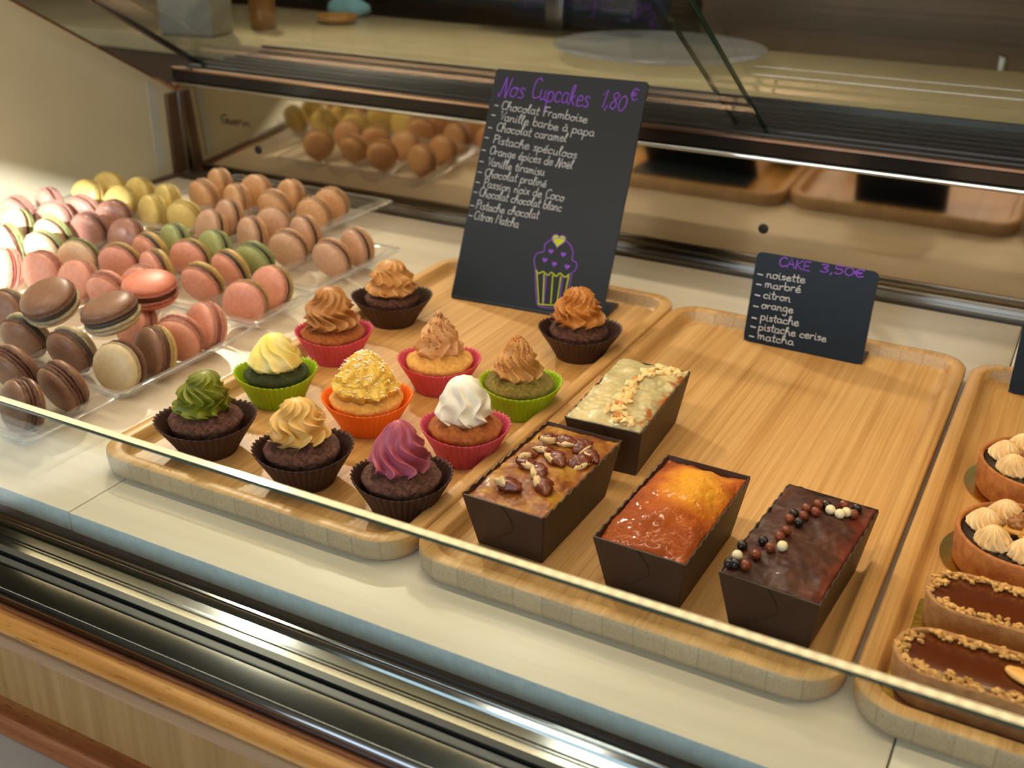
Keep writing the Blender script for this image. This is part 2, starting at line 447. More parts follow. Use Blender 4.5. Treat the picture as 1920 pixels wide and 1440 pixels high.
# canopy and lamp row above the products (outside the picture, seen mirrored in glass and steel)
bm = bmesh.new(); box(bm, CX0, CX1, .70, .95, LED_Z + .013, LED_Z + .021); o = finish('canopy', bm, MT['glass_far'], case, smooth=False)
bm = bmesh.new(); box(bm, CX0 + .02, CX1, LED_Y - .014, LED_Y + .014, LED_Z + .001, LED_Z + .012, .001); finish('lamp_housing', bm, MT['dark_metal'], case)
mt, nt, b = newmat('lamp_dots'); v = coords(nt, (1, 1, 1)); sp = N(nt, 'ShaderNodeSeparateXYZ'); nt.links.new(v, sp.inputs[0])
mm = N(nt, 'ShaderNodeMath', operation='MULTIPLY'); mm.inputs[1].default_value = 2 * PI / .0155; nt.links.new(sp.outputs[0], mm.inputs[0])
ms = N(nt, 'ShaderNodeMath', operation='SINE'); nt.links.new(mm.outputs[0], ms.inputs[0])
ma = N(nt, 'ShaderNodeMath', operation='MULTIPLY_ADD'); nt.links.new(ms.outputs[0], ma.inputs[0]); ma.inputs[1].default_value = 7; ma.inputs[2].default_value = 17
b.inputs['Base Color'].default_value = (.1, .1, .1, 1); b.inputs['Emission Color'].default_value = (1, .72, .36, 1)
nt.links.new(ma.outputs[0], b.inputs['Emission Strength'])
bm = bmesh.new(); box(bm, -1.225, .60, LED_Y - .008, LED_Y + .008, LED_Z - .0015, LED_Z + .002)
o = finish('lamp_diffuser', bm, mt, case, smooth=False)

# maker's mark on the mirror is written further down (needs the pen strokes)

# ================================================================== OAK FRONT AND STONE LEDGE
counter = thing('counter_front', 'oak counter front with moulding below the steel sill', 'counter', (0, 0, 0))


def cpr(name, prof, mt, label=None):
    bm = bmesh.new(); prism_x(bm, prof, -1.4, CX1); o = finish(name, bm, mt, counter, ang=35)
    if label: o['label'] = label


cpr('dark_rail', [(.3876, -.0156), (.3876, -.05), (.383, -.05), (.383, -.0165), (.3845, -.0156)], MT['oak_red'])
cpr('oak_rail', [(.383, -.0160), (.3735, -.0162), (.3700, -.0175), (.3690, -.0202), (.383, -.0202)], MT['oak_top'], 'orange oak top rail')
cpr('moulding', [(.3690, -.0205), (.3672, -.0215), (.3672, -.0245), (.3680, -.0250), (.3680, -.0290), (.3690, -.0300), (.3690, -.0335), (.3765, -.0345), (.3765, -.0205)], MT['oak_mould'])
cpr('oak_panel', [(.3705, -.033), (.3705, -.088), (.380, -.088), (.380, -.033)], MT['oak_panel'], 'flat oak panel with upright grain')
cpr('oak_ledge', [(.3705, -.0825), (.3615, -.0835), (.3590, -.0850), (.3570, -.0900), (.3568, -.1010), (.3705, -.1010)], MT['oak_red'], 'reddish oak ledge')
cpr('oak_lower_panel', [(.372, -.101), (.372, -.60), (.39, -.60), (.39, -.101)], MT['oak_panel'])
bm = bmesh.new(); box(bm, -1.4, CX1, .16, .371, -.135, -.1015, .002)
o = finish('stone_ledge', bm, MT['stone'], ang=40); tag(o, 'pale grey stone ledge running below the oak counter front', 'ledge')
bm = bmesh.new(); box(bm, -1.4, CX1, .20, .371, -.95, -.1355)
o = finish('ledge_base', bm, MT['plaster']); tag(o, 'plain plinth carrying the grey stone ledge', 'plinth')

# ================================================================== WHITE SHELF BOARDS
for i, (x0, x1, y0, lab) in enumerate([(-1.245, -.6285, .4765, 'white shelf board on the left, under the macarons'),
                                       (-.6275, -.0300, .4760, 'wide white shelf board in the middle under the two full trays'),
                                       (-.0290, CX1, .4780, 'white shelf board at the right under the tart tray')]):
    bm = bmesh.new(); box(bm, x0, x1, y0, 1.247, -.0175, 0, .0012, 2)
    o = finish('shelf_board', bm, [MT['shelf'], MT['shelf_edge_daylit']], ang=40); tag(o, lab, 'shelf board', 'white boards lining the case')
    for p in o.data.polygons:
        if p.normal.y < -.8: p.material_index = 1


# ================================================================== BAMBOO TRAYS
def tray(x0, x1, y0, y1, lab):
    zt, zf = .0195, .0080
    bm = bmesh.new(); n = 10

    def R(ins, z, r): return [(x, y, z) for x, y in rrect(x0 + ins, x1 - ins, y0 + ins, y1 - ins, r, n)]
    rs = [R(.006, 0, .026), R(.0025, .0022, .030), R(.0006, .007, .031), R(0, .0125, .032), R(0, .0185, .032), R(.0010, zt, .031),
          R(.0105, zt, .024), R(.0118, zt - .0008, .023), R(.0140, zf + .004, .021), R(.0170, zf + .0010, .018), R(.0205, zf, .015)]
    rings(bm, rs)
    bmesh.ops.recalc_face_normals(bm, faces=bm.faces)
    o = finish('bamboo_tray', bm, MT['bamboo'], ang=60); tag(o, lab, 'tray', 'bamboo serving trays')
    return o


TR = [(-.660, -.3665), (-.3635, -.0645), (-.0605, .240)]
tray(*TR[0], .529, 1.092, 'bamboo tray holding the cupcakes, leftmost of the trays')
tray(*TR[1], .531, 1.080, 'bamboo tray holding the four loaf cakes and the small slate')
tray(*TR[2], .529, 1.078, 'bamboo tray holding the nut tarts at the right edge')
TF = .0081   # tray floor height

# ================================================================== SLATES AND HANDWRITING
GL = {
 'a': (4, '3,3.4 2,4 .6,3.2 .4,1 1.6,0 2.8,1.2 3,3.8 3,1 3.8,0'), 'b': (3.9, '.4,8 .4,.6 .6,2.6 1.6,4 3,3.4 3.2,1 1.8,0 .6,.8'),
 'c': (3.5, '3,3.2 1.8,4 .5,3 .4,1 1.6,0 3,.6'), 'd': (4, '3,3.2 1.8,4 .5,3 .4,1 1.6,0 2.8,1;3,8 3,1 3.6,0'),
 'e': (3.6, '.5,2 2.8,2.4 2.4,3.8 1.2,3.8 .4,2.4 .6,.6 1.8,0 3.4,.8'), 'g': (3.9, '3,3.2 1.8,4 .5,3 .5,1.2 1.6,.4 3,1.4;3,4 3,-2.4 1.8,-3.8 .4,-3'),
 'h': (4, '.4,0 .6,6.5 1.4,8 1.8,7 .6,2.6 1.6,4 2.8,3.4 2.9,1 3.6,0'), 'i': (1.9, '.6,4 .6,.8 1.4,0;.7,5.9 .8,5.5'),
 'k': (3.6, '.5,0 .5,6.5 1.2,8 1.6,7 .6,2;.6,2 2.6,4 1.2,2.4 2.8,0'), 'l': (2.2, '.3,2 1.6,6.8 1.1,8 .6,6.4 .7,1 1.7,0'),
 'm': (5.1, '.4,4 .4,0 .5,2.6 1.3,4 2,3.4 2,0 2.2,2.6 3.1,4 3.8,3.2 3.9,.8 4.7,0'), 'n': (3.8, '.4,4 .4,0 .5,2.6 1.5,4 2.5,3.4 2.6,.8 3.4,0'),
 'o': (3.9, '1.8,4 .6,3.2 .5,1 1.7,0 3,1 3,3 1.8,4 3.7,3.5'), 'p': (3.9, '.4,4 .4,-4;.4,2.6 1.6,4 3,3.2 3,1 1.7,0 .5,.8'),
 'r': (3, '.4,4 .5,0 .5,2.4 1.4,3.8 2.6,3.8'), 's': (3.1, '2.6,3.4 1.4,4 .6,3 2.4,1.4 2,.2 .4,.3'), 't': (2.6, '1.3,7 1.1,1 2.2,0;.2,4.4 2.5,4.6'),
 'u': (3.8, '.4,4 .5,1 1.5,0 2.6,1.4 2.7,4 2.7,1 3.5,0'), 'x': (3.3, '.4,4 2.8,0;2.8,4 .4,0'),
 'C': (4.2, '4,7 2.6,8 .8,6.4 .5,3 1.6,.3 4,1'), 'V': (3.7, '0,7.6 .8,8 1.8,.4 3.8,8'), 'P': (3.8, '.8,8 .8,0;.3,7 2,8 3.6,6.6 3,4.6 .8,3.8'),
 'O': (4.7, '2,8 .6,6 .6,2 2.2,0 4,2 4,6 2,8 3.6,7.4'), 'F': (3.8, '.8,0 .8,8;.3,7.6 3.9,8;.8,4 2.8,4.3'), 'N': (4.6, '-.2,1.2 .4,0 .9,4 1.2,8 1.6,7 2.9,.6 3.3,0 3.6,4 3.9,8'),
 'M': (5.1, '.4,0 .8,8 2.4,3.4 4,8 4.4,0'), 'A': (4.2, '.2,0 2,8 3.8,0;.9,3 3.2,3'), 'K': (3.8, '.5,8 .5,0;3.2,8 .7,4 3.4,0'),
 'E': (3.9, '3.4,8 .5,8 .5,0 3.4,0;.5,4 2.8,4'), 'G': (4.4, '4,7 2.4,8 .6,6 .5,2.4 2,0 4,1.4 4,3.6 2.4,3.6'),
 '1': (2.6, '.2,5.4 1.9,8 1.8,0'), '8': (3.6, '1.8,8 .6,6.4 3,2.4 1.8,0 .5,2 3,6.4 1.8,8'), '0': (4, '2,8 .6,6 .6,2 2,0 3.4,2 3.4,6 2,8'),
 '3': (3.7, '.4,7.4 2,8 3,6.4 1.4,4.4 3.2,2.6 2,0 .2,.8'), '5': (3.7, '3.2,8 .8,8 .6,4.8 2.4,5 3.2,2.6 2,0 .3,.6'), ',': (1.8, '1,.8 .5,-1.8'),
 '€': (4, '3.6,7 2,8 .8,6 .8,2 2,0 3.6,1;0,4.8 2.8,4.8;0,3.3 2.6,3.3'), ' ': (2.6, ''),
}
SHARP = set('AKEFMVx1')


def glyph(ch):
    acc = None
    if ch in 'éàëï': acc = {'é': '1.4,5.2 2.6,6.6', 'à': '2.4,5.2 1.2,6.6', 'ë': '1,5.8 1,5.4;2.4,5.8 2.4,5.4', 'ï': '.4,5.8 .4,5.4'}[ch]; ch = {'é': 'e', 'à': 'a', 'ë': 'e', 'ï': 'i'}[ch]
    adv, s = GL[ch]
    if acc: s = s + ';' + acc
    out = []
    for st in s.split(';'):
        if st.strip():
            pts = [tuple(float(q) for q in p.split(',')) for p in st.split()]
            out.append((pts, ch in SHARP))
    return adv, out


def ribbon(bm, pts, w, lift=.00025, th=.00035):
    """flat pen stroke in the local x/z plane, facing -y"""
    P = [Vector((p[0], 0, p[1])) for p in pts]
    Q = [P[0]]
    for p in P[1:]:
        if (p - Q[-1]).length > w * .15: Q.append(p)
    if len(Q) < 2: Q.append(Q[0] + Vector((w * .3, 0, 0)))
    F = []; B = []
    for i, p in enumerate(Q):
        t = (Q[min(i + 1, len(Q) - 1)] - Q[max(i - 1, 0)])
        t = t.normalized() if t.length > 1e-9 else Vector((1, 0, 0)); s = Vector((-t.z, 0, t.x)) * w / 2
        if i == 0: p = p - t * w * .3
        if i == len(Q) - 1: p = p + t * w * .3
        y = -lift
        F.append((bm.verts.new((p.x + s.x, y, p.z + s.z)), bm.verts.new((p.x + s.x * .5, y - th, p.z + s.z * .5)), bm.verts.new((p.x - s.x * .5, y - th, p.z - s.z * .5)), bm.verts.new((p.x - s.x, y, p.z - s.z))))
    for a, b in zip(F, F[1:]):
        for k in range(3): bm.faces.new((a[k], a[k + 1], b[k + 1], b[k]))
    for e in (F[0], F[-1]): bm.faces.new(e if e is F[-1] else e[::-1])


def write(text, a, b, cap, w, mt, parent, name='handwriting', label=None, slant=.06, seed=0):
    rnd = random.Random(hash_str(text) + seed); gl = [glyph(c) for c in text]; tot = sum(g[0] for g in gl)
    L = math.hypot(b[0] - a[0], b[1] - a[1]); ang = math.atan2(b[1] - a[1], b[0] - a[0]); sx = L / tot; sy = cap / 8
    bm = bmesh.new(); x = 0
    for adv, strokes in gl:
        jy = rnd.uniform(-.35, .35); js = rnd.uniform(.93, 1.08)
        for pts, sh in strokes:
            q = pts if sh else [tuple(v) for v in spline([(p[0], p[1], 0) for p in pts], 6)]
            o = []
            for p in q:
                u = (x + p[0]) * sx + slant * p[1] * sy; v = (p[1] * js + jy) * sy
                o.append((a[0] + u * math.cos(ang) - v * math.sin(ang), a[1] + u * math.sin(ang) + v * math.cos(ang)))
            ribbon(bm, o, w)
        x += adv
    o = finish(name, bm, mt, parent, smooth=False)
    if label: o['label'] = label
    return o


def hash_str(s): return sum((i + 1) * ord(c) for i, c in enumerate(s))


def draw(polys, w, mt, parent, name, label=None, smooth=True):
    bm = bmesh.new()
    for p in polys:
        q = [(v.x, v.y) for v in spline([(a, b, 0) for a, b in p], 6)] if smooth and len(p) > 2 else p
        ribbon(bm, q, w)
    o = finish(name, bm, mt, parent, smooth=False)
    if label: o['label'] = label
    return o


def slate(name, label, loc, yaw, tilt, Wd, Hh, foot, r, group=None):
    """L-shaped slate: leaning plate (child) + foot running back on the tray"""
    root = thing(name, label, 'sign', loc, yaw, group)
    bm = bmesh.new(); pts = rrect(0, Wd, 0, Hh, r, 5)
    a = [bm.verts.new((x, 0, z)) for x, z in pts]; b = [bm.verts.new((x, .0028, z)) for x, z in pts]; n = len(pts)
    for i in range(n): bm.faces.new((a[i], a[(i + 1) % n], b[(i + 1) % n], b[i]))
    bm.faces.new(a); bm.faces.new(b[::-1]); bmesh.ops.recalc_face_normals(bm, faces=bm.faces)
    pl = finish('plate', bm, MT['board'], root, ang=30); pl.rotation_euler = (-tilt, 0, 0)
    bm = bmesh.new(); box(bm, 0, Wd, .001, foot, 0.0002, .0028, .0006); finish('foot', bm, MT['board_foot'], root)
    return root, pl


s1, p1 = slate('menu_slate', 'tall black slate headed Nos Cupcakes 1,80 standing at the back of the cupcake tray', (-.6001, .9914, TF + .0003), .073, .4751, .1773, .2611, .060, .004, None)
write('Nos', (.0085, .2307), (.0395, .2302), .0225, .00125, MT['violet'], p1, label='violet chalk word Nos', slant=.12)
write('Cupcakes', (.0473, .2311), (.1162, .2283), .0235, .00125, MT['violet'], p1, label='violet chalk word Cupcakes', slant=.02)
write('1,80', (.1275, .2303), (.1570, .2276), .018, .00125, MT['violet'], p1, label='violet chalk price 1,80')
write('€', (.1605, .2400), (.1690, .2403), .0115, .00125, MT['violet'], p1, label='small violet euro sign')
for tx, a, b in [('Chocolat Framboise', (.0147, .2163), (.1181, .2110)), ('Vanille barbe à papa', (.0151, .2038), (.1291, .1971)),
                 ('Chocolat caramel', (.0139, .1917), (.0991, .1876)), ('Pistache spéculoos', (.0128, .1779), (.1144, .1711)),
                 ('Orange épices de Noël', (.0116, .1648), (.1119, .1594)), ('Vanille tiramisu', (.0116, .152), (.0814, .1485)),
                 ('Chocolat praliné', (.0109, .1395), (.0861, .1365)), ('Passion noix de Coco', (.0116, .128), (.1095, .1233)),
                 ('Chocolat chocolat blanc', (.009, .117), (.1091, .1122)), ('Pistache chocolat', (.0082, .1028), (.0846, .1008)),
                 ('Citron Matcha', (.0085, .0911), (.0635, .0885))]:
    write(tx, a, b, .0098, .00082, MT['chalk'], p1, label='white chalk line reading ' + tx)
for i, (u, v) in enumerate([(.0060, .2199), (.0048, .2088), (.0038, .1945), (.002, .1829), (.0016, .1687), (.0016, .1558), (.0022, .1438), (.0020, .1323), (.002, .121), (.0012, .1056), (.0016, .0943)]):
    draw([[(u + .0006, v), (u + .0050, v - .0003)]], .0009, MT['chalk'], p1, 'list_dash')
V = MT['violet']; Gm = MT['lime']
draw([[(.0935, .0458), (.0894, .0558), (.0912, .0639), (.0984, .067), (.0983, .0745), (.1045, .0809), (.1136, .0838), (.124, .0802), (.131, .0721), (.1324, .0626), (.1378, .0599), (.1379, .0524), (.1322, .0463)],
      [(.093, .0451), (.097, .0283), (.1017, .0127), (.1054, .0075)], [(.1347, .0473), (.1352, .0322), (.1342, .0219), (.1331, .0116)], [(.1054, .0075), (.119, .0078), (.133, .011)],
      [(.1065, .0438), (.1102, .0116)], [(.1255, .0440), (.1275, .0135)]], .0012, V, p1, 'cupcake_outline', 'violet chalk outline of a cupcake')
draw([[(.0935, .0458), (.0975, .0427), (.1024, .0451), (.1084, .0423), (.1119, .0459), (.118, .0427), (.1215, .0463), (.1279, .0432), (.1321, .0469)],
      [(.1033, .0095), (.1152, .0105), (.134, .0128)], [(.0953, .0434), (.1043, .0106)], [(.104, .0427), (.1090, .0116)], [(.114, .0432), (.1180, .013)], [(.1233, .0429), (.1250, .0135)], [(.1320, .0448), (.1319, .0145)]], .0014, Gm, p1, 'cupcake_stripes', 'lime green chalk stripes of the drawn cupcake')


def heart(cx, cy, s): return [(cx + s * 16 * math.sin(t) ** 3 / 17, cy + s * (13 * math.cos(t) - 5 * math.cos(2 * t) - 2 * math.cos(3 * t) - math.cos(4 * t)) / 17) for t in [2 * PI * i / 28 for i in range(29)]]


def filled(pts, mt, parent, name, lift=.0005):
    bm = bmesh.new(); vs = [bm.verts.new((x, -lift, z)) for x, z in pts[:-1]]; f = bm.faces.new(vs)
    bmesh.ops.triangulate(bm, faces=[f]); return finish(name, bm, mt, parent, smooth=False)


filled(heart(.1126, .0812, .0078), Gm, p1, 'big_heart'); draw([heart(.1126, .0812, .0086)], .0010, V, p1, 'heart_outline', smooth=False)
for u, v in [(.1065, .0682), (.1212, .067), (.1016, .058), (.1132, .0553), (.1283, .0545)]: filled(heart(u, v, .0032), V, p1, 'small_heart')

s2, p2 = slate('menu_slate', 'small black slate headed CAKE 3,50 at the back of the loaf cake tray', (-.2782, 1.0376, TF + .0003), -.0245, .1705, .1205, .0924, .036, .006)
write('CAKE', (.0233, .0814), (.0555, .0824), .0085, .0014, MT['violet'], p2, label='violet capitals CAKE')
write('3,50€', (.0646, .0833), (.1075, .0849), .0078, .0013, MT['violet'], p2, label='violet price 3,50 euro')
for tx, a, b in [('noisette', (.0133, .0681), (.0527, .069)), ('marbré', (.0132, .0579), (.0502, .0591)), ('citron', (.0135, .0473), (.0417, .0479)), ('orange', (.0131, .0367), (.0461, .0376)),
                 ('pistache', (.0142, .0245), (.0539, .0258)), ('pistache cerise', (.0138, .0140), (.0833, .0159)), ('matcha', (.0145, .0043), (.0522, .0056))]:
    write(tx, a, b, .0082, .00098, MT['chalk'], p2, label='white chalk line reading ' + tx, slant=.02)
for u, v in [(.0044, .0701), (.0048, .0599), (.005, .0488), (.0052, .0373), (.0056, .0252), (.0059, .016), (.006, .0060)]:
    draw([[(u, v), (u + .0048, v - .0003)]], .0013, MT['chalk'], p2, 'list_dash')
s3, p3 = slate('menu_slate', 'dark slate cut off by the right edge of the picture on the tart tray', (-.0245, 1.040, TF + .0003), .0, .16, .16, .10, .036, .006)

# maker's mark on the mirror panel, near the left end
mk = bpy.data.objects.new('maker_mark', None); put(mk, case); mk.location = (-1.178, YB - .0062, .0855); mk.rotation_euler = (.053, 0, 0); mk['label'] = 'small dark script mark on the mirror panel'
mk.empty_display_size = .01
write('Guerin', (0, 0), (.056, 0), .013, .0012, MT['black'], mk, name='mark_lettering')

# ================================================================== CUPCAKES
def crumb(name, c1, c2, bm_=.9):
    return M(name, c1, c2, 330, rough=.88, bmp=bm_, bscale=380, bdist=.0050, sss=.05)


CK = {'choc': crumb('chocolate_crumb', hx('#44261b'), hx('#7d5241')), 'golden': crumb('golden_crumb', hx('#b96d24'), hx('#d99238'), .4),
      'pale': crumb('pale_crumb', hx('#cf9442'), hx('#e2b062'), .4), 'green': crumb('pistachio_crumb', hx('#75682a'), hx('#a08b3e')),
      'matcha': crumb('matcha_crumb', hx('#353d1c'), hx('#4a5226')), 'brown': crumb('brown_crumb', hx('#8c4a1e'), hx('#b0662c'), .4)}
PAPER = {}
for nme, c in (('dark', '#3b2119'), ('lime', '#94bf10'), ('pink', '#cc4c66'), ('orange', '#ff7a1e'), ('rose', '#cb5270')):
    mt, nt, b = newmat('paper_' + nme); b.inputs['Base Color'].default_value = hx(c); b.inputs['Roughness'].default_value = .55
    if nme != 'dark':
        b.inputs['Subsurface Weight'].default_value = .25; b.inputs['Subsurface Radius'].default_value = (1, .4, .3); b.inputs['Subsurface Scale'].default_value = .003
    PAPER[nme] = mt


def cream(name, c1, c2, rough=.42, sc=40):
    return M(name, c1, c2, sc, rough=rough, sss=.3, sssr=(1, .7, .4), bmp=.06, bscale=500, bdist=.0004)


CR = {'matcha': cream('matcha_cream', hx('#74781c'), hx('#848a24')), 'lemon': cream('lemon_cream', hx('#f7df62'), hx('#fbf0b4')),
      'cocoa': cream('praline_cream', hx('#a8713a'), hx('#bf8a52')), 'tan': cream('coffee_cream', hx('#bf8a4c'), hx('#cc9c60')),
      'yellow': cream('passion_cream', hx('#e3b23a'), hx('#f2cd5e')), 'vanilla': cream('vanilla_cream', hx('#e2b463'), hx('#edc67c')),
      'berry': cream('raspberry_cream', hx('#ad5268'), hx('#bc6278')), 'white': cream('whipped_cream', hx('#f3eedd'), hx('#fbf7ea')),
      'caramel': cream('caramel_cream', hx('#b2702c'), hx('#c4843c')), 'nougat': cream('nougat_cream', hx('#cf9a66'), hx('#dab07e')),
      'tart': cream('tart_cream', hx('#dfb87c'), hx('#ecd0a0'))}


def frosting_bm(R, H, NR=8, tw=1.0, S=.45, waves=1.6, amp=.30, tiers=0, tip=1.0, lean=(0, 0), seed=0, lumpy=0, power=.62, seg=260, rng=90, curl=.0):
    bm = bmesh.new(); rs = []
    for i in range(rng + 1):
        t = i / rng; r0 = max(1 - t, 0) ** power
        base = .80 + .20 * min(t / .14, 1) if t < .14 else 1.0
        r0 *= base * (1 + tiers * .10 * math.sin(2 * PI * 2.5 * t))
        if tip > 1 and t > .78: r0 *= 1 - .45 * math.sin((t - .78) / .22 * PI)
        ring = []
        ph = tw * t + S * math.sin(2 * PI * waves * t + seed) + .16 * S * math.sin(2 * PI * waves * 2.7 * t + seed * 2)
        for j in range(seg):
            a = 2 * PI * j / seg
            wob = .45 * S * noise.noise(Vector((math.cos(a) * 1.3, math.sin(a) * 1.3, t * 3 + seed * 7)))
            q = (a + ph + wob * 2) * NR / 2
            c = 1 - abs(math.sin(q)) ** .75
            am = amp * (1 - .55 * t) * (.75 + .5 * noise.noise(Vector((math.cos(a) * 1.2 + seed, math.sin(a) * 1.2, t * 2.2))))
            r = R * r0 * (1 - am * (1 - c))
            if lumpy:
                r = R * r0 * (1 + lumpy * noise.noise(Vector((math.cos(a) * 3.2, math.sin(a) * 3.2, t * 5.5 + seed))) + lumpy * .5 * abs(noise.noise(Vector((math.cos(a) * 8, math.sin(a) * 8, t * 12 + seed)))))
            z = H * t + .0022 * math.sin(q * 2 + 1.2) * (1 - t) * (0 if lumpy else 1)
            if t < .02: z -= .0
            if curl: a += curl * (2 * PI / NR) * c * math.sin(2 * PI * waves * 1.15 * t + seed + 1.2) * (1 - t * .6)
            lx = lean[0] * t * t; ly = lean[1] * t * t
            ring.append((r * math.cos(a) + lx, r * math.sin(a) + ly, z))
        rs.append(ring)
    rings(bm, rs)
    return bm


def wrapper_bm(rb, rt, h, ax, pleats=42, flare=.10):
    bm = bmesh.new(); n = pleats * 6; rs = []
    lev = [0, .04, .2, .4, .6, .8, .93, 1.0]
    for t in lev:
        ring = []
        for j in range(n):
            a = 2 * PI * j / n; pl = (2 * abs((j / 6) % 1 - .5) - .5)
            side = math.cos(a - ax) ** 2
            r = rb + (rt - rb) * (t ** 1.15) * (1 + flare * (side * 2 - 1) * t)
            r += pl * .0016 * (.35 + .65 * t)
            z = h * t * (1 + .16 * side * t) + (pl * .0013 if t == 1 else 0)
            ring.append((r * math.cos(a), r * math.sin(a), z))
        rs.append(ring)
    rings(bm, rs, cap0=True, cap1=False)
    return bm


def cupcake(loc, label, paper, rw, body, cr, R, H, fr, tz=.040, dome=.007, off=(0, 0), br=.0285, group='cupcakes on the left bamboo tray', wh=.0265, flare=.10, rb=.0225):
    t = thing('cupcake', label, 'cupcake', (loc[0], loc[1], TF + .0002), 0, group)
    ax = math.atan2(loc[1], loc[0]) + PI / 2
    w = finish('paper_case', wrapper_bm(rb, rw, wh, ax, flare=flare), PAPER[paper], t)
    md = w.modifiers.new('thick', 'SOLIDIFY'); md.thickness = .00035; md.offset = 1
    bm = bmesh.new(); sd = hash_str(label)

    def fn(r, z, a, k):
        v = Vector((math.cos(a) * r * 90, math.sin(a) * r * 90, z * 90 + sd))
        return r * (1 + .03 * noise.noise(v)), z + (.0018 * noise.noise(v * 1.7) if z > .02 else 0)
    e = wh - .001
    lathe(bm, [(rb - .0025, .0012), (br - .006, e * .55), (br - .001, e - .001), (br, e + .0015), (br - .0012, e + .0035), (br - .005, e + .0052), (br * .6, e + .0055 + dome * .5), (br * .3, e + .0055 + dome * .8), (.002, e + .0055 + dome)], 72, fn=fn)
    b = finish('cake', bm, CK[body], t); b.location = (off[0] * .5, off[1] * .5, 0)
    zf = e + .0050 + dome * .30
    f = finish('frosting', frosting_bm(R, H, **fr), CR[cr], t); f.location = (off[0], off[1], zf)
    return t, f, zf


def sprinkle(parent, f, n, mt, size, zmin, zmax, name='sprinkles', shape='blob', seed=1, label=None):
    """loose topping grains scattered on the frosting surface (one part)"""
    rnd = random.Random(seed); me = f.data; ps = [p for p in me.polygons if p.normal.z > .15 and zmin <= p.center.z <= zmax]
    bm = bmesh.new()
    for k in range(n):
        p = rnd.choice(ps); c = p.center; s = size * rnd.uniform(.5, 1.3)
        rot = Matrix.Rotation(rnd.uniform(0, 6.28), 3, 'Z') @ Matrix.Rotation(rnd.uniform(-.9, .9), 3, 'X')
        if shape == 'flake': blob(bm, c + p.normal * s * .15, s, 1, (1.6, .28, .25), .1, k, rot)
        else: blob(bm, c + p.normal * s * .2, s, 1, (1, .8, .7), .5, k, rot)
    o = finish(name, bm, mt, f, smooth=False); o['kind'] = 'stuff'
    if label: o['label'] = label
    return o


RUF = dict(NR=11, tw=.35, S=.27, waves=1.45, amp=.50, tiers=.8, power=.40, curl=.55)
cupcake((-.5932, .5936), 'matcha green frosted cupcake in a dark brown paper case, front left of the tray', 'dark', .0385, 'choc', 'matcha', 0.0264, 0.0345, dict(RUF, seed=1.1, lean=(.002, .003), S=.34), off=(-.004, .003), flare=.14, br=.030)
cupcake((-.6026, .694), 'pale lemon yellow frosted cupcake in a lime green paper case', 'lime', .0350, 'matcha', 'lemon', 0.0270, 0.0320, dict(NR=9, tw=1.5, S=.12, waves=1, amp=.30, tiers=0, seed=2, power=.45), off=(.001, .0))
cupcake((-.6133, .795), 'brown streaky frosted cupcake in a pink paper case, at the left behind the lemon one', 'pink', .0355, 'brown', 'cocoa', 0.0297, 0.0400, dict(RUF, seed=3.3, NR=11), off=(-.003, .0), flare=.12, br=.031)
cupcake((-.6172, .9015), 'tan ruffled cupcake in a dark brown paper case, furthest back at the left', 'dark', .0395, 'choc', 'tan', 0.0292, 0.0350, dict(RUF, seed=.4, NR=11), flare=.15)
_, f, _z = cupcake((-.5022, .6912), 'yellow cupcake with coconut shreds in an orange paper case, middle of the tray', 'orange', .0370, 'pale', 'yellow', 0.0292, 0.0370, dict(lumpy=.20, seed=5, power=.55), off=(-.002, .001), br=.0315)
sprinkle(_, f, 240, M('coconut', hx('#fbf6e6'), rough=.7), .0017, .004, .04, 'coconut_shreds', 'flake', 5, 'white coconut shreds')
cupcake((-.4935, .5925), 'vanilla yellow frosted cupcake in a dark brown paper case, front middle of the tray', 'dark', .0370, 'choc', 'vanilla', 0.0264, 0.0355, dict(RUF, seed=2.5, NR=10, tw=.3, S=.26), off=(-.005, .002), flare=.14, br=.030)
cupcake((-.4035, .5944), 'raspberry pink frosted cupcake in a dark brown paper case, front right of the tray', 'dark', .0360, 'choc', 'berry', 0.0270, 0.0400, dict(NR=9, tw=.9, S=.26, waves=1.0, amp=.46, tiers=.2, seed=4.2, power=.52, curl=.4), off=(-.002, .001), flare=.12, br=.030)
cupcake((-.403, .6868), 'white whipped cream cupcake in a pink paper case beside the pecan cake', 'rose', .0350, 'brown', 'white', 0.0259, 0.0380, dict(NR=8, tw=.9, S=.22, waves=1.0, amp=.40, tiers=.2, seed=.9, power=.36, curl=.35), off=(-.001, .001), br=.030)
_, f, _z = cupcake((-.4899, .7885), 'beige peaked cupcake dusted with red brown powder in a pink paper case', 'pink', .0365, 'pale', 'nougat', 0.0259, 0.0430, dict(NR=11, tw=.4, S=.24, waves=1.4, amp=.46, curl=.5, tiers=.8, seed=1.9, tip=2, power=.72), off=(-.001, .002), br=.031)
sprinkle(_, f, 420, M('cinnamon', hx('#74290c'), hx('#94431a'), 300, rough=.9), .00062, .008, .040, 'cinnamon_dust', 'blob', 9, 'red brown powder')
_, f, _z = cupcake((-.4024, .782), 'tan frosted cupcake with biscuit crumbs in a lime green paper case', 'lime', .0350, 'green', 'tan', 0.0253, 0.0385, dict(NR=10, tw=.9, S=.22, waves=1.2, curl=.4, amp=.42, tiers=.6, seed=3.9, power=.62), off=(-.003, .0), br=.031)
sprinkle(_, f, 330, M('biscuit_crumb', hx('#a0561c'), hx('#bd7430'), 300, rough=.9), .0008, .010, .040, 'biscuit_crumbs', 'blob', 11, 'orange brown biscuit crumbs')
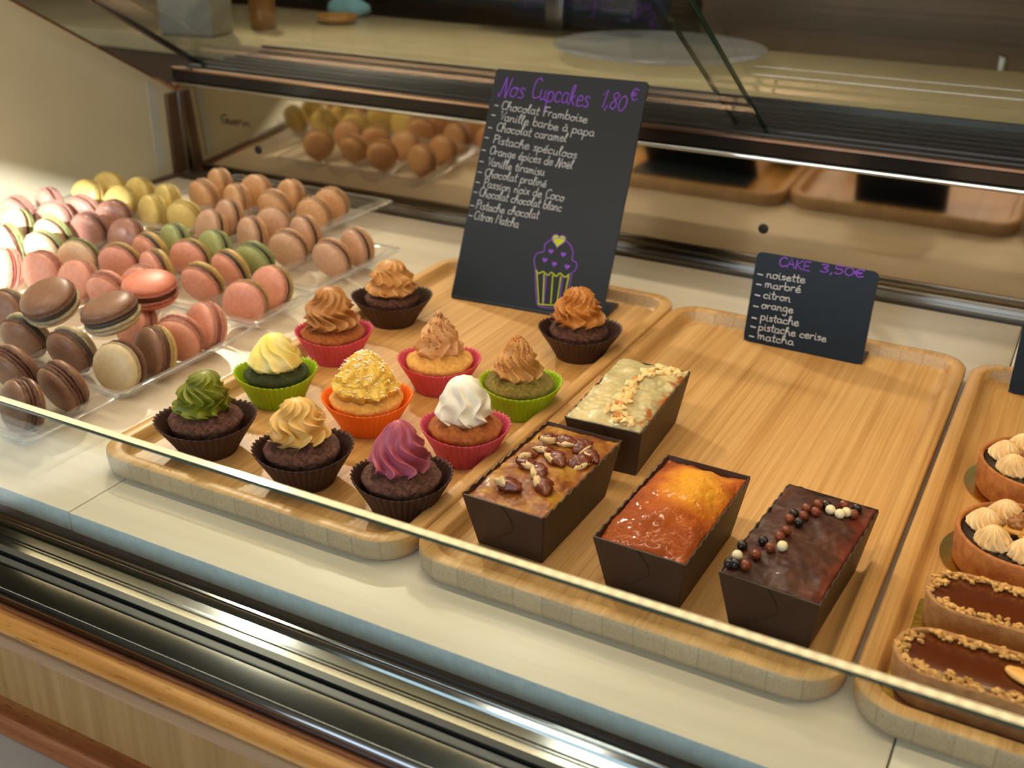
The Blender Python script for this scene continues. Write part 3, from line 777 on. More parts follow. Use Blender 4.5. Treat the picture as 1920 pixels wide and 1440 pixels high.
_, f, _z = cupcake((-.4087, .9194), 'caramel frosted cupcake with golden crumbs in a dark brown case beside the tall slate', 'dark', .0385, 'choc', 'caramel', 0.0292, 0.0365, dict(RUF, seed=2.9, NR=11), off=(-.003, .0), flare=.14, br=.029, dome=.009)
sprinkle(_, f, 220, M('caramel_crumb', hx('#b86a20'), hx('#e0a050'), 300, rough=.8), .0012, .014, .040, 'golden_crumbs', 'blob', 12, 'golden caramel crumbs')


# ================================================================== LOAF CAKES
MT['carton'] = M('dark_carton', hx('#3c2a20'), hx('#423026'), 30, rough=.5, spec=.35)
MT['carton_in'] = M('carton_inside', hx('#1d1512'), rough=.22, spec=.6)


def loaf(x, y, label, top_mt, topz, bulge, wt=.0635, lt=.1275, wb=.0510, lb=.1030, h=.0448, rot=0, sink=.004, rough=.0006, seedd=0, mats=None):
    """carton: x, y is the centre of the top opening"""
    t = thing('loaf_cake', label, 'cake', (x, y, TF + .0002), rot, 'loaf cakes in dark cartons')
    bm = bmesh.new(); NY = 34
    def wall(p0, p1, q0, q1, wavy):
        # p: bottom corners, q: top corners; thin two-sided sheet subdivided along its length
        p0, p1, q0, q1 = map(Vector, (p0, p1, q0, q1)); nn = (p1 - p0).cross(q0 - p0).normalized() * .0005
        for s in (0, 1):
            pass
        cols = []
        for i in range(NY + 1):
            u = i / NY; lo = p0.lerp(p1, u); hi = q0.lerp(q1, u)
            if wavy: hi = hi + Vector((0, 0, .0011 * math.sin(u * PI * 22 + seedd) - .0003))
            md = lo.lerp(hi, .5)
            cols.append([[bm.verts.new(v + nn * s) for v in (lo, md, hi)] for s in (-1, 1)])
        for a, b in zip(cols, cols[1:]):
            for s in (0, 1):
                for k in (0, 1):
                    f = (a[s][k], a[s][k + 1], b[s][k + 1], b[s][k]); bm.faces.new(f if s else f[::-1])
            bm.faces.new((a[0][2], a[1][2], b[1][2], b[0][2]))
        for c in (cols[0], cols[-1]):
            bm.faces.new((c[0][0], c[0][1], c[1][1], c[1][0])); bm.faces.new((c[0][1], c[0][2], c[1][2], c[1][1]))
    B = [(-wb / 2, -lb / 2, 0), (wb / 2, -lb / 2, 0), (wb / 2, lb / 2, 0), (-wb / 2, lb / 2, 0)]
    T = [(-wt / 2, -lt / 2, h), (wt / 2, -lt / 2, h), (wt / 2, lt / 2, h), (-wt / 2, lt / 2, h)]
    for i in range(4):
        j = (i + 1) % 4; wall(B[i], B[j], T[i], T[j], i in (1, 3))
    box(bm, -wb / 2, wb / 2, -lb / 2, lb / 2, 0, .0008)
    bmesh.ops.recalc_face_normals(bm, faces=bm.faces)
    c = finish('carton', bm, MT['carton'], t, ang=25)
    # folded flap seam on the front face: an S-shaped raised edge
    fl = []
    for i in range(25):
        u = i / 24; zz = h * (.97 - .80 * u); fx = -wt * .02 + .0075 * math.sin(u * PI * 1.05 + .15) - .010 * max(0, u - .55) / .45
        yy = -lb / 2 - (lt - lb) / 2 * zz / h - .0007
        fl.append((fx, yy, zz))
    bm = bmesh.new(); prev = None
    for p in fl:
        q = [bm.verts.new((p[0] + dx, p[1] + dy, p[2])) for dx, dy in ((-.0007, .0004), (-.0002, -.0005), (.0006, -.0001), (.0007, .0005))]
        if prev:
            for k in range(3): bm.faces.new((prev[k], prev[k + 1], q[k + 1], q[k]))
        prev = q
    finish('flap_edge', bm, MT['carton_in'], c)
    # cake body with domed top
    bm = bmesh.new(); NX, NYY = 40, 72; V = []
    g = .0009
    for j in range(NYY + 1):
        row = []
        for i in range(NX + 1):
            u = i / NX * 2 - 1; v = j / NYY * 2 - 1
            z = topz + bulge * (1 - abs(u) ** 2.4) * (1 - abs(v) ** 2.6) + rough * 3 * noise.noise(Vector((u * 2.1 + seedd, v * 4, seedd))) + rough * noise.noise(Vector((u * 9, v * 17 + seedd, 1)))
            w = wb + (wt - wb) * min(z, h) / h; l = lb + (lt - lb) * min(z, h) / h
            row.append(bm.verts.new((u * (w / 2 - g), v * (l / 2 - g), z)))
        V.append(row)
    for j in range(NYY):
        for i in range(NX): bm.faces.new((V[j][i], V[j][i + 1], V[j + 1][i + 1], V[j + 1][i]))
    bnd = [V[0][i] for i in range(NX + 1)] + [V[j][NX] for j in range(1, NYY + 1)] + [V[NYY][i] for i in range(NX - 1, -1, -1)] + [V[j][0] for j in range(NYY - 1, 0, -1)]
    low = [bm.verts.new((b.co.x * wb / wt * .96, b.co.y * lb / lt * .96, .0015)) for b in bnd]
    for i in range(len(bnd)):
        j = (i + 1) % len(bnd); bm.faces.new((bnd[j], bnd[i], low[i], low[j]))
    bm.faces.new(low)
    o = finish('cake', bm, top_mt, t)

    def topat(px, py):
        u = (px - x) / (wt / 2); v = (py - y) / (lt / 2); u = max(-1, min(1, u)); v = max(-1, min(1, v))
        return topz + bulge * (1 - abs(u) ** 2.4) * (1 - abs(v) ** 2.6) + rough * 3 * noise.noise(Vector((u * 2.1 + seedd, v * 4, seedd)))
    return t, o, topat


# material of each top
mt, nt, b = newmat('pecan_glaze'); v = coords(nt)
c1 = ramp(nt, noise_n(nt, v, 55, 5, .6), [(.36, hx('#6a3410')), (.5, hx('#8d5218')), (.62, hx('#a97c26'))])
nt.links.new(c1, b.inputs['Base Color']); b.inputs['Roughness'].default_value = .45; b.inputs['Specular IOR Level'].default_value = .3; b.inputs['Coat Weight'].default_value = .15; b.inputs['Coat Roughness'].default_value = .1
bump(nt, b, noise_n(nt, v, 90, 3, .5), .35, .001); T_PEC = mt

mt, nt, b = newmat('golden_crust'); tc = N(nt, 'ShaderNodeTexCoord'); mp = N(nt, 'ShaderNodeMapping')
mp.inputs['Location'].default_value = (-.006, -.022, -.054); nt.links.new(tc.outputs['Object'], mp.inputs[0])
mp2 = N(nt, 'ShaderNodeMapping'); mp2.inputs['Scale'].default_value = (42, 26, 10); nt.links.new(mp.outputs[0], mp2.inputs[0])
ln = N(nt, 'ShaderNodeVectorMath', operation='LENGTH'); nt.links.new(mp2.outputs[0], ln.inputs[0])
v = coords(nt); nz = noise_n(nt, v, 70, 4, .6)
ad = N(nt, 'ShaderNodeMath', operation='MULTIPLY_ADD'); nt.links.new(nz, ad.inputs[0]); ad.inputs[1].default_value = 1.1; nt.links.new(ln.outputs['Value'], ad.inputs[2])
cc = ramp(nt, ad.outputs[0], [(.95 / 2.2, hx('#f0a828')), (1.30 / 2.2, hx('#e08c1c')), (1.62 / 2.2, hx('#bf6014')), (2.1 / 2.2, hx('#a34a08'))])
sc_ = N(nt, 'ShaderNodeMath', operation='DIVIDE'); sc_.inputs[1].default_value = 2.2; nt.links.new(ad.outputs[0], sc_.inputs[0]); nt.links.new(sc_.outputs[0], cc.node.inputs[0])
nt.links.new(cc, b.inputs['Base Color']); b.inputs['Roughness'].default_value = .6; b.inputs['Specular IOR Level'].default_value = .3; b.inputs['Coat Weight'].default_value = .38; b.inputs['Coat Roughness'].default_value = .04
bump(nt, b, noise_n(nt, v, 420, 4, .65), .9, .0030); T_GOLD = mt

mt, nt, b = newmat('white_chocolate'); v = coords(nt, (1, .45, 1))
nz = noise_n(nt, v, 38, 3, .55); cc = ramp(nt, nz, [(.34, hx('#857a58')), (.44, hx('#b3a87c')), (.60, hx('#c9b886')), (.70, hx('#d3c28c'))])
# bare crust where the icing ran thin along the right edge
sp = N(nt, 'ShaderNodeSeparateXYZ'); nt.links.new(coords(nt), sp.inputs[0])
n2 = noise_n(nt, coords(nt), 85, 3, .5)
a1 = N(nt, 'ShaderNodeMath', operation='MULTIPLY_ADD'); nt.links.new(sp.outputs[0], a1.inputs[0]); a1.inputs[1].default_value = 22; nt.links.new(n2, a1.inputs[2])
mk_ = ramp(nt, a1.outputs[0], [(1.08 / 1.4, (0, 0, 0, 1)), (1.2 / 1.4, (1, 1, 1, 1))])
dv = N(nt, 'ShaderNodeMath', operation='DIVIDE'); dv.inputs[1].default_value = 1.4; nt.links.new(a1.outputs[0], dv.inputs[0]); nt.links.new(dv.outputs[0], mk_.node.inputs[0])
mx = N(nt, 'ShaderNodeMix', data_type='RGBA'); nt.links.new(mk_, mx.inputs[0]); nt.links.new(cc, mx.inputs[6]); mx.inputs[7].default_value = hx('#a5612c')
nt.links.new(mx.outputs[2], b.inputs['Base Color']); b.inputs['Roughness'].default_value = .36; b.inputs['Subsurface Weight'].default_value = .1; b.inputs['Subsurface Scale'].default_value = .003
bump(nt, b, nz, .5, .003); T_WHITE = mt

mt, nt, b = newmat('chocolate_glaze'); v = coords(nt)
n1 = noise_n(nt, v, 45, 4, .6); cc = ramp(nt, n1, [(.33, hx('#321a12')), (.5, hx('#45271b')), (.64, hx('#553021'))])
sp = N(nt, 'ShaderNodeSeparateXYZ'); nt.links.new(v, sp.inputs[0]); n2 = noise_n(nt, v, 60, 3, .5)
a1 = N(nt, 'ShaderNodeMath', operation='MULTIPLY_ADD'); nt.links.new(sp.outputs[0], a1.inputs[0]); a1.inputs[1].default_value = 24; nt.links.new(n2, a1.inputs[2])
dv = N(nt, 'ShaderNodeMath', operation='DIVIDE'); dv.inputs[1].default_value = 1.4; nt.links.new(a1.outputs[0], dv.inputs[0])
mk_ = ramp(nt, dv.outputs[0], [(.70, (0, 0, 0, 1)), (.86, (1, 1, 1, 1))])
mx = N(nt, 'ShaderNodeMix', data_type='RGBA'); nt.links.new(mk_, mx.inputs[0]); nt.links.new(cc, mx.inputs[6]); mx.inputs[7].default_value = hx('#6a2c18')
nt.links.new(mx.outputs[2], b.inputs['Base Color']); b.inputs['Roughness'].default_value = .55; b.inputs['Specular IOR Level'].default_value = .3; b.inputs['Coat Weight'].default_value = .05
bump(nt, b, noise_n(nt, v, 120, 3, .5), .4, .0012); T_CHOC = mt

# white iced cake with chopped nuts
lx, ly = -.2970, .7758
t1, o1, top1 = loaf(lx, ly, 'white iced loaf cake with a band of chopped nuts, behind the pecan one', T_WHITE, .0455, .0035, seedd=1, rough=.0011, rot=.047)
NM = M('chopped_almond', hx('#e6c07c'), hx('#f3d8a0'), 200, rough=.6)
NM2 = M('toasted_nut', hx('#b9702c'), hx('#cf9048'), 200, rough=.6)
nut_me = []
for k in range(6):
    bm = bmesh.new(); blob(bm, (0, 0, 0), .0040, 1, (1, .85, .75), 1.0, k * 3); q = finish('chopped_nut', bm, NM2 if k == 5 else NM, t1, smooth=False); nut_me.append(q)
path = [(-.2640, .8090), (-.2800, .8080), (-.2900, .7990), (-.2860, .7870), (-.2930, .7700), (-.2900, .7530), (-.2850, .7360), (-.2900, .7250), (-.2830, .7110), (-.2760, .7030)]
ps = spline([(a, b_, 0) for a, b_ in path], 8); rnd = random.Random(3)
for k in range(88):
    q = nut_me[0] if k < 1 else (nut_me[k] if k < 6 else None); src = nut_me[rnd.choice((0, 1, 2, 3, 4, 0, 1, 2, 3, 4, 5))]
    if q is None: q = src.copy(); q.parent = t1; COL.objects.link(q)
    c = rnd.choice(ps); wx = .0055 if c.y > .735 else .0085
    px = c.x * 1.02 + rnd.gauss(0, wx * .45); py = c.y * 1.022 + rnd.gauss(0, .0030)
    px = max(lx - .026, min(lx + .026, px)); py = max(ly - .057, min(ly + .057, py))
    q.location = (px - lx, py - ly, top1(px, py) + .0008 + (.0015 if rnd.random() < .35 else 0)); q.rotation_euler = (rnd.uniform(-.6, .6), rnd.uniform(-.6, .6), rnd.uniform(0, 6.3)); s = rnd.uniform(.75, 1.15); q.scale = (s, s, s)

# pecan cake
lx, ly = -.3040, .6327
t2, o2, top2 = loaf(lx, ly, 'caramel glazed loaf cake topped with pecan pieces, nearest the cupcakes', T_PEC, .0425, .0035, seedd=2.3, rot=-.02)
PM = M('pecan_skin', hx('#4e1c0c'), hx('#7c3518'), 160, rough=.38, bmp=.5, bscale=300, coat=.3); PW = M('pecan_flesh', hx('#cfa86a'), hx('#e2c694'), 150, rough=.6)


def pecan(k, cx, cy, rz, s, flip, parent, topf, ox, oy):
    bm = bmesh.new(); rs = []
    for i in range(13):
        t = i / 12; r = math.sin(PI * min(max(t, .03), .97)) ** .7 * .0048; ring = []
        for j in range(18):
            a = 2 * PI * j / 18; g = 1 - .28 * max(0, math.cos(a * 2)) ** 3 - .12 * math.sin(t * 22 + a)
            ring.append(((t - .5) * .019, r * g * math.cos(a), r * .72 * g * math.sin(a)))
        rs.append(ring)
    rings(bm, rs)
    o = finish('pecan_piece', bm, PM, parent)
    o.location = (cx - ox, cy - oy, topf(cx, cy) + .0020 * s); o.rotation_euler = (.35 * math.sin(k), .2 * math.cos(k * 2), rz); s *= 1.25; o.scale = (s, s * 1.35, s * 1.2)
    bm = bmesh.new(); sgn = 1 if flip else -1
    blob(bm, (.002 * sgn, -.0030, .0012), .0036, 2, (1.7, .45, .62), .8, k)
    finish('pecan_flesh', bm, PW, o)
    return o


for k, (a, b_, rz, s, fl) in enumerate([(-.3110, .6540, .5, .85, 0), (-.3010, .6560, .2, .85, 1), (-.2860, .6560, 1.2, .85, 0), (-.2770, .6510, -.5, .8, 1), (-.3070, .6360, .1, .8, 0), (-.3150, .6240, .6, .7, 0),
                                        (-.3080, .6130, .1, .85, 1), (-.2930, .6290, -.7, .9, 0), (-.2790, .6360, 1.0, .95, 0), (-.2960, .6070, -1.0, .85, 1), (-.2850, .5930, -.9, .95, 0), (-.3060, .5820, -.35, 1.05, 0)]):
    pecan(k, a * 1.018, b_ * 1.018, rz, s, fl, t2, top2, lx, ly)

# plain golden cake
lx, ly = -.2021, .6280
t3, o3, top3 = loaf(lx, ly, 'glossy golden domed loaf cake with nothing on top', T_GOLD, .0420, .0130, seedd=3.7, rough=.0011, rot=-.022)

# chocolate cake with pearls
lx, ly = -.1147, .6287
t4, o4, top4 = loaf(lx, ly, 'dark chocolate glazed loaf cake scattered with chocolate pearls', T_CHOC, .0445, .0058, seedd=5.1, rough=.0010, rot=-.07)
PEARL = {'white': M('white_pearl', hx('#e6d6a8'), hx('#efe2bd'), 90, rough=.45), 'milk': M('milk_pearl', hx('#6a3018'), hx('#7e3d20'), 90, rough=.28), 'dark': M('dark_pearl', (.012, .008, .007, 1), rough=.25)}
LOC = {'white': [(-.1387, .5699), (-.1173, .5897), (-.1063, .6516), (-.0995, .65), (-.0971, .6567)],
       'milk': [(-.1303, .5624), (-.1293, .577), (-.1238, .5866), (-.1223, .599), (-.1214, .6082), (-.1242, .6227), (-.1182, .6328), (-.1191, .6408), (-.1127, .6399), (-.1149, .6521), (-.101, .6645), (-.0927, .6592)],
       'dark': [(-.1407, .5822), (-.1306, .5927), (-.1416, .5583), (-.1361, .5554), (-.1174, .6209), (-.1246, .6324), (-.1102, .6557), (-.0929, .6672)]}
for k, l in LOC.items():
    first = None
    for (a, b_) in l:
        a *= 1.018; b_ *= 1.018
        if first is None:
            bm = bmesh.new(); bmesh.ops.create_uvsphere(bm, u_segments=20, v_segments=12, radius=.0034); first = q = finish('chocolate_pearl', bm, PEARL[k], t4); q['label'] = {'white': 'cream white pearl', 'milk': 'reddish brown pearl', 'dark': 'near black pearl'}[k]
        else: q = first.copy(); q.parent = t4; COL.objects.link(q)
        a = max(lx - .028, min(lx + .027, a)); b_ = max(ly - .058, min(ly + .058, b_))
        q.location = (a - lx, b_ - ly, top4(a, b_) + .0030)


# ================================================================== TARTS
MT['crust'] = M('tart_crust', hx('#a05c28'), hx('#bd7a3c'), 130, rough=.7, bmp=.5, bscale=500)
MT['crust_pale'] = M('tart_crust_pale', hx('#9a6a3a'), hx('#b28350'), 130, rough=.7, bmp=.5, bscale=500)
MT['ganache'] = M('milk_ganache', hx('#54250d'), hx('#5e2c11'), 20, rough=.22, coat=.3)
MT['dark_ganache'] = M('dark_ganache', (.02, .012, .009, 1), rough=.3)
MT['praline'] = M('praline_crumb', hx('#bf8c45'), hx('#d8ac66'), 200, rough=.7)


def stad(L, w, n=20):
    """stadium outline, L total length along x, w width"""
    r = w / 2; o = []
    for i in range(n + 1):
        a = PI / 2 + PI * i / n; o.append((-L / 2 + r + r * math.cos(a), r * math.sin(a)))
    for i in range(n + 1):
        a = -PI / 2 + PI * i / n; o.append((L / 2 - r + r * math.cos(a), r * math.sin(a)))
    return o


def long_tart(x, y, label, almond, seed):
    t = thing('oblong_tart', label, 'tart', (x, y, TF + .0016), 0, 'oblong nut tarts'); L, w, h = .140, .049, .0265
    bm = bmesh.new()
    def S(ins, z, dl=0): return [(a, b_, z) for a, b_ in stad(L - 2 * ins, w - 2 * ins)]
    rings(bm, [S(.0035, 0), S(.0022, .002), S(.0006, .014), S(0, h - .001), S(.0005, h), S(.0026, h), S(.0030, h - .001), S(.0030, h - .0032)])
    finish('crust', bm, MT['crust_pale'], t)
    bm = bmesh.new(); rings(bm, [S(.0031, h - .006), S(.0031, h - .0022), S(.0040, h - .0018)]); g = finish('ganache', bm, MT['ganache'], t)
    rnd = random.Random(seed); bm = bmesh.new(); out = stad(L, w, 40); k = 0
    for i in range(520):
        p = rnd.choice(out); f = 1 - abs(rnd.gauss(.22, .09))
        if rnd.random() < .62: p = (rnd.uniform(-.045, .045), rnd.choice((-1, 1)) * w / 2)
        cx = p[0]; r = w / 2
        ax = max(-(L / 2 - r), min(L / 2 - r, cx)); q = (ax + (p[0] - ax) * f + rnd.uniform(-.006, .006) * 0, p[1] * f)
        if noise.noise(Vector((q[0] * 60, q[1] * 90, seed))) < -.30: continue
        s = rnd.uniform(.0008, .0023); blob(bm, (q[0], q[1], h - .0014 + s * .5 + rnd.random() * .0010), s, 1, (1, .8, .75), .8, i); k += 1
    c = finish('nut_crumbs', bm, MT['praline'], t, smooth=False); c['kind'] = 'stuff'; c['label'] = 'ring of golden nut crumbs'
    if almond:
        bm = bmesh.new(); blob(bm, (0, 0, 0), .0070, 3, (1.6, .8, .32), .15, 3); a = finish('almond', bm, M('blanched_almond', hx('#d9a04e'), hx('#e3b468'), 90, rough=.4), t); a.location = (.001, .001, h + .0004); a.rotation_euler = (0, 0, -.45)
        a['label'] = 'pale whole almond'
    return t


def card(name, pts, label, z0=.0003):
    bm = bmesh.new(); prism_z(bm, pts, TF + z0, TF + z0 + .0011); o = finish(name, bm, MT['gold'], smooth=False); tag(o, label, 'cake card', 'gold cards under the tarts'); return o


card('gold_card', rrect(-.048, .110, .5475, .597, .006), 'gold card under the nearest oblong tart')
card('gold_card', rrect(-.040, .112, .6120, .668, .006), 'gold card under the second oblong tart')
long_tart(.0262, .5745, 'oblong chocolate nut tart with an almond, nearest in the right tray', True, 1)
long_tart(.0330, .6440, 'oblong chocolate nut tart, second from the front in the right tray', False, 2)


def puff(parent, x, y, z, rz, s=1, n=12):
    o = finish('cream_puff', frosting_bm(.0150 * s, .0155 * s, NR=n, tw=.8, S=.14, waves=.8, amp=.36, seed=rz, power=.50, seg=120, rng=30), CR['tart'], parent)
    o.location = (x, y, z); o.rotation_euler = (0, 0, rz); return o


def round_tart(x, y, label, R, nut):
    t = thing('round_tart', label, 'tart', (x, y, TF + .0016), 0, 'round cream tarts'); h = .0265
    bm = bmesh.new()
    lathe(bm, [(R - .003, 0), (R - .0015, .002), (R - .0003, .014), (R, h - .001), (R - .0008, h), (R - .0026, h), (R - .0032, h - .001), (R - .0032, h - .006)], 72); finish('crust', bm, MT['crust'], t)
    bm = bmesh.new(); lathe(bm, [(R - .0033, h - .007), (R - .0033, h - .0032), (R - .006, h - .0030)], 48); finish('filling', bm, MT['dark_ganache'], t)
    for k in range(7): puff(t, (R - .0185) * math.cos(k * 2 * PI / 7 + .35), (R - .0185) * math.sin(k * 2 * PI / 7 + .35), h - .004, k * 1.7, 1.0)
    if nut:
        bm = bmesh.new(); blob(bm, (0, 0, 0), .012, 3, (1, 1, .35), .6, 2); o = finish('caramel', bm, M('runny_caramel', hx('#c98a2c'), hx('#d9a244'), 60, rough=.2, coat=.5), t); o.location = (0, 0, h + .004)
        for k, (dx, dy) in enumerate([(-.001, .005), (.008, -.002), (-.007, -.003)]):
            bm = bmesh.new(); blob(bm, (0, 0, 0), .0058, 3, (1, .9, .8), .7, k + 4); o = finish('hazelnut', bm, M('hazelnut_skin', hx('#8a5228'), hx('#b37c44'), 120, rough=.5), t); o.location = (dx, dy, h + .010)
    else:
        rnd = random.Random(8); bm = bmesh.new()
        for k in range(140):
            a = rnd.uniform(0, 6.28); r = .013 * rnd.random() ** .5; blob(bm, (r * math.cos(a), r * math.sin(a), h + .008 + .003 * (1 - r / .013) + rnd.random() * .001), rnd.uniform(.0008, .0016), 1, (1, .8, .7), .7, k)
        lathe(bm, [(.014, h), (.013, h + .006), (.006, h + .009)], 20)
        o = finish('caramel_crumbs', bm, M('caramel_topping', hx('#a8602a'), hx('#c98444'), 200, rough=.7), t, smooth=False); o['kind'] = 'stuff'
    return t


for (x, y, R, nut, lab) in [(.0130, .7360, .0445, True, 'round tart with piped cream and hazelnuts, third from the front in the right tray'),
                            (.0140, .8510, .0445, False, 'round tart with piped cream and orange crumbs, furthest back in the right tray')]:
    bm = bmesh.new(); lathe(bm, [(.0505, 0), (.0507, .0006), (.0505, .0011)], 64, (x - .001, y + .004, TF + .0003)); o = finish('gold_card', bm, MT['gold'], smooth=False)
    tag(o, 'round gold card under the ' + ('hazelnut' if nut else 'orange crumb') + ' cream tart', 'cake card', 'gold cards under the tarts')
    round_tart(x, y, lab, R, nut)

# ================================================================== MACARONS
SH = {'orange': ('#c7966a', '#d0a47a'), 'coffee': ('#bd9478', '#c7a088'), 'pink': ('#cd8c78', '#d79a88'), 'salmon': ('#cf7c66', '#d88a74'), 'cocoa': ('#7d5842', '#8a6550'), 'cream': ('#c9b48c', '#d3c19c'),
      'yellow': ('#cdb568', '#d8c27a'), 'green': ('#929a64', '#9ca470'), 'beige': ('#cdb090', '#d6bc9e'), 'rose': ('#9e7064', '#ab7e72'), 'tan': ('#c0a060', '#c8aa6c')}
SHM = {k: M('macaron_' + k, hx(a), hx(b_), 160, rough=.42 if k != 'rose' else .22, bmp=.10, bscale=800, bdist=.0006, sss=.12) for k, (a, b_) in SH.items()}
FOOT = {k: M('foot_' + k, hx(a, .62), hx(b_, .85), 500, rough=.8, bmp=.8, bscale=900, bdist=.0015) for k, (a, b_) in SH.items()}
FILM = {k: M('filling_' + k, hx(c), rough=.5) for k, c in {'brown': '#5a3020', 'dark': '#2c2623', 'tan': '#a87850', 'pink': '#9c5448', 'yellow': '#c0a050', 'grey': '#4c4640'}.items()}
MR = .0243


def shell_bm(seed, up=1):
    bm = bmesh.new()
    prof = [(MR * .90, 0), (MR * .985, .0006), (MR * 1.0, .0016), (MR * .975, .0029), (MR * .932, .0036), (MR * .952, .0045), (MR * .93, .0062), (MR * .84, .0085), (MR * .70, .0102), (MR * .5, .0114), (MR * .25, .0120), (.0008, .0122)]

    def fn(r, z, a, k):
        if k in (0, 1, 2, 3):
            q = noise.noise(Vector((math.cos(a) * 9, math.sin(a) * 9, seed + k * 2.1))) + .7 * noise.noise(Vector((math.cos(a) * 22, math.sin(a) * 22, seed + k)))
            return r * (1 + .040 * q), z + .0011 * q
        return r, z
    lathe(bm, prof, 80, fn=fn)
    if up < 0:
        bmesh.ops.scale(bm, vec=(1, 1, -1), verts=bm.verts); bmesh.ops.reverse_faces(bm, faces=bm.faces)
    return bm


_sh = {}


def macaron_proto(kind):
    """kind: (front shell, back shell, filling)"""
    if kind in _sh: return _sh[kind]
    a, b_, f = kind; sd = len(_sh) * 1.37
    root = bpy.data.objects.new('macaron', None); root.empty_display_size = .01
    parts = []
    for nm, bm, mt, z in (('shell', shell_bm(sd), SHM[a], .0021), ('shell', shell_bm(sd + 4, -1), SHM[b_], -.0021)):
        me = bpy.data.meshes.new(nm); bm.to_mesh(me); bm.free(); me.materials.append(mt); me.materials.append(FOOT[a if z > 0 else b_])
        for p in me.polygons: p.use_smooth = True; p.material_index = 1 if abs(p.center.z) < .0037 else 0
        o = bpy.data.objects.new(nm, me); o.location = (0, 0, z); parts.append(o)
    bm = bmesh.new(); lathe(bm, [(MR * .80, -.0024), (MR * .93, -.0016), (MR * .955, 0), (MR * .93, .0016), (MR * .80, .0024)], 48)
    me = bpy.data.meshes.new('filling'); bm.to_mesh(me); bm.free(); me.materials.append(FILM[f])
    for p in me.polygons: p.use_smooth = True
    parts.append(bpy.data.objects.new('filling', me))
    _sh[kind] = parts; return parts


def macaron(x, y, z, kind, label, group, tilt=.30, yaw=0, roll=0, s=1.0, rot=None):
    root = bpy.data.objects.new('macaron', None); root.empty_display_size = .01; COL.objects.link(root)
    root['label'] = label; root['category'] = 'macaron'; root['group'] = group
    root.location = (x, y, z); root.scale = (s, s, s)
    root.rotation_euler = rot if rot else (PI / 2 - tilt, roll, yaw)
    for p in macaron_proto(kind):
        q = p.copy(); q.parent = root; COL.objects.link(q)
        if p['part_label'] if 'part_label' in p else False: pass
    return root


rnd = random.Random(21)
ORD = ['leftmost', 'second from the left', 'third from the left', 'fourth from the left', 'fifth from the left']
K = {'orange': ('orange', 'orange', 'tan'), 'coffee': ('coffee', 'orange', 'brown'), 'py': ('pink', 'tan', 'dark'), 'py2': ('pink', 'tan', 'brown'), 'pink': ('pink', 'pink', 'pink'), 'cc': ('cocoa', 'cream', 'grey'), 'cw': ('cream', 'cocoa', 'brown'),
     'cocoa': ('cocoa', 'cocoa', 'brown'), 'yellow': ('yellow', 'yellow', 'yellow'), 'green': ('green', 'green', 'dark'), 'bg': ('beige', 'green', 'brown'), 'rose': ('rose', 'rose', 'brown'), 'salmon': ('salmon', 'salmon', 'brown'), 'ct': ('cocoa', 'tan', 'brown')}
PL = []   # x, y(front), kind, label, group


def row(kind, pts, what, group, yo=.012):
    """pts sorted left to right"""
    for i, (x, y) in enumerate(pts):
        w = what % ORD[i] if len(pts) > 1 else what.replace('%s ', '').replace(', %s', '')
        PL.append((x, y + yo, K[kind], w, group))


g = 'orange macarons in the rear blister'
row('orange', [(-1.069, 1.104), (-1.013, 1.107), (-.953, 1.113), (-.886, 1.110)], 'orange macaron, front row of the rear blister, %s', g)
row('orange', [(-1.088, 1.158), (-1.021, 1.155), (-.965, 1.161), (-.894, 1.158)], 'orange macaron, back row of the rear blister, %s', g)
g = 'pinkish beige macarons with brown filling'
row('coffee', [(-.958, .994), (-.8955, .998), (-.826, .982), (-.761, .980)], 'pinkish beige macaron just behind the green ones, %s', g)
row('coffee', [(-.970, 1.042), (-.899, 1.044), (-.843, 1.036), (-.7585, 1.027)], 'pinkish beige macaron just before the orange ones, %s', g)
row('green', [(-.955, .928), (-.898, .933), (-.831, .925)], 'green macaron peeking up behind the pink rows, %s', 'three green macarons')
g = 'pink macarons with one yellow shell'
row('py2', [(-.959, .843), (-.905, .846), (-.833, .841), (-.7525, .817)], 'pink macaron with a yellow back shell, front row, %s', g)
row('py', [(-.957, .890), (-.900, .894), (-.835, .889), (-.758, .866)], 'pink macaron with a yellow back shell, back row, %s', g)
g = 'all pink macarons nearer the glass'
row('pink', [(-.7455, .712)], 'front pink macaron of the leaning pair nearest the bamboo tray', g)
row('pink', [(-.744, .748)], 'rear pink macaron of the leaning pair nearest the bamboo tray', g)
row('pink', [(-.805, .715)], 'pink macaron half hidden under the flat salmon one', g)
row('pink', [(-1.052, .765), (-1.010, .779), (-.951, .775), (-.900, .770)], 'pink macaron in the row behind the flat cocoa ones, %s', g)
row('pink', [(-.880, .800)], 'small visible top of a pink macaron behind the flat cocoa macarons', g)
g = 'cocoa brown macarons at the lower left'
row('cw', [(-.7444, .634)], 'cream macaron with a brown back shell, nearest the bamboo tray', g)
row('ct', [(-.7426, .677)], 'cocoa macaron with yellowish back shell behind the cream one', g)
row('cc', [(-.877, .642), (-.812, .640)], 'cocoa macaron with a cream back shell below the flat ones, %s', g)
row('cc', [(-.943, .676)], 'cocoa macaron with cream back shell cut by the left picture edge', g)
row('cocoa', [(-.755, .535)], 'cocoa brown macaron lowest of all, crossed by the glass edge', g)
row('cocoa', [(-.7565, .580)], 'cocoa brown macaron right behind the lowest one', g)
row('cocoa', [(-.822, .583)], 'cocoa brown macaron at the left picture edge above the glass edge', g)
g = 'yellow macarons at the far left'
row('yellow', [(-1.200, 1.019), (-1.137, 1.018), (-1.070, 1.008), (-1.020, 1.014)], 'pale yellow macaron, front row, %s', g)
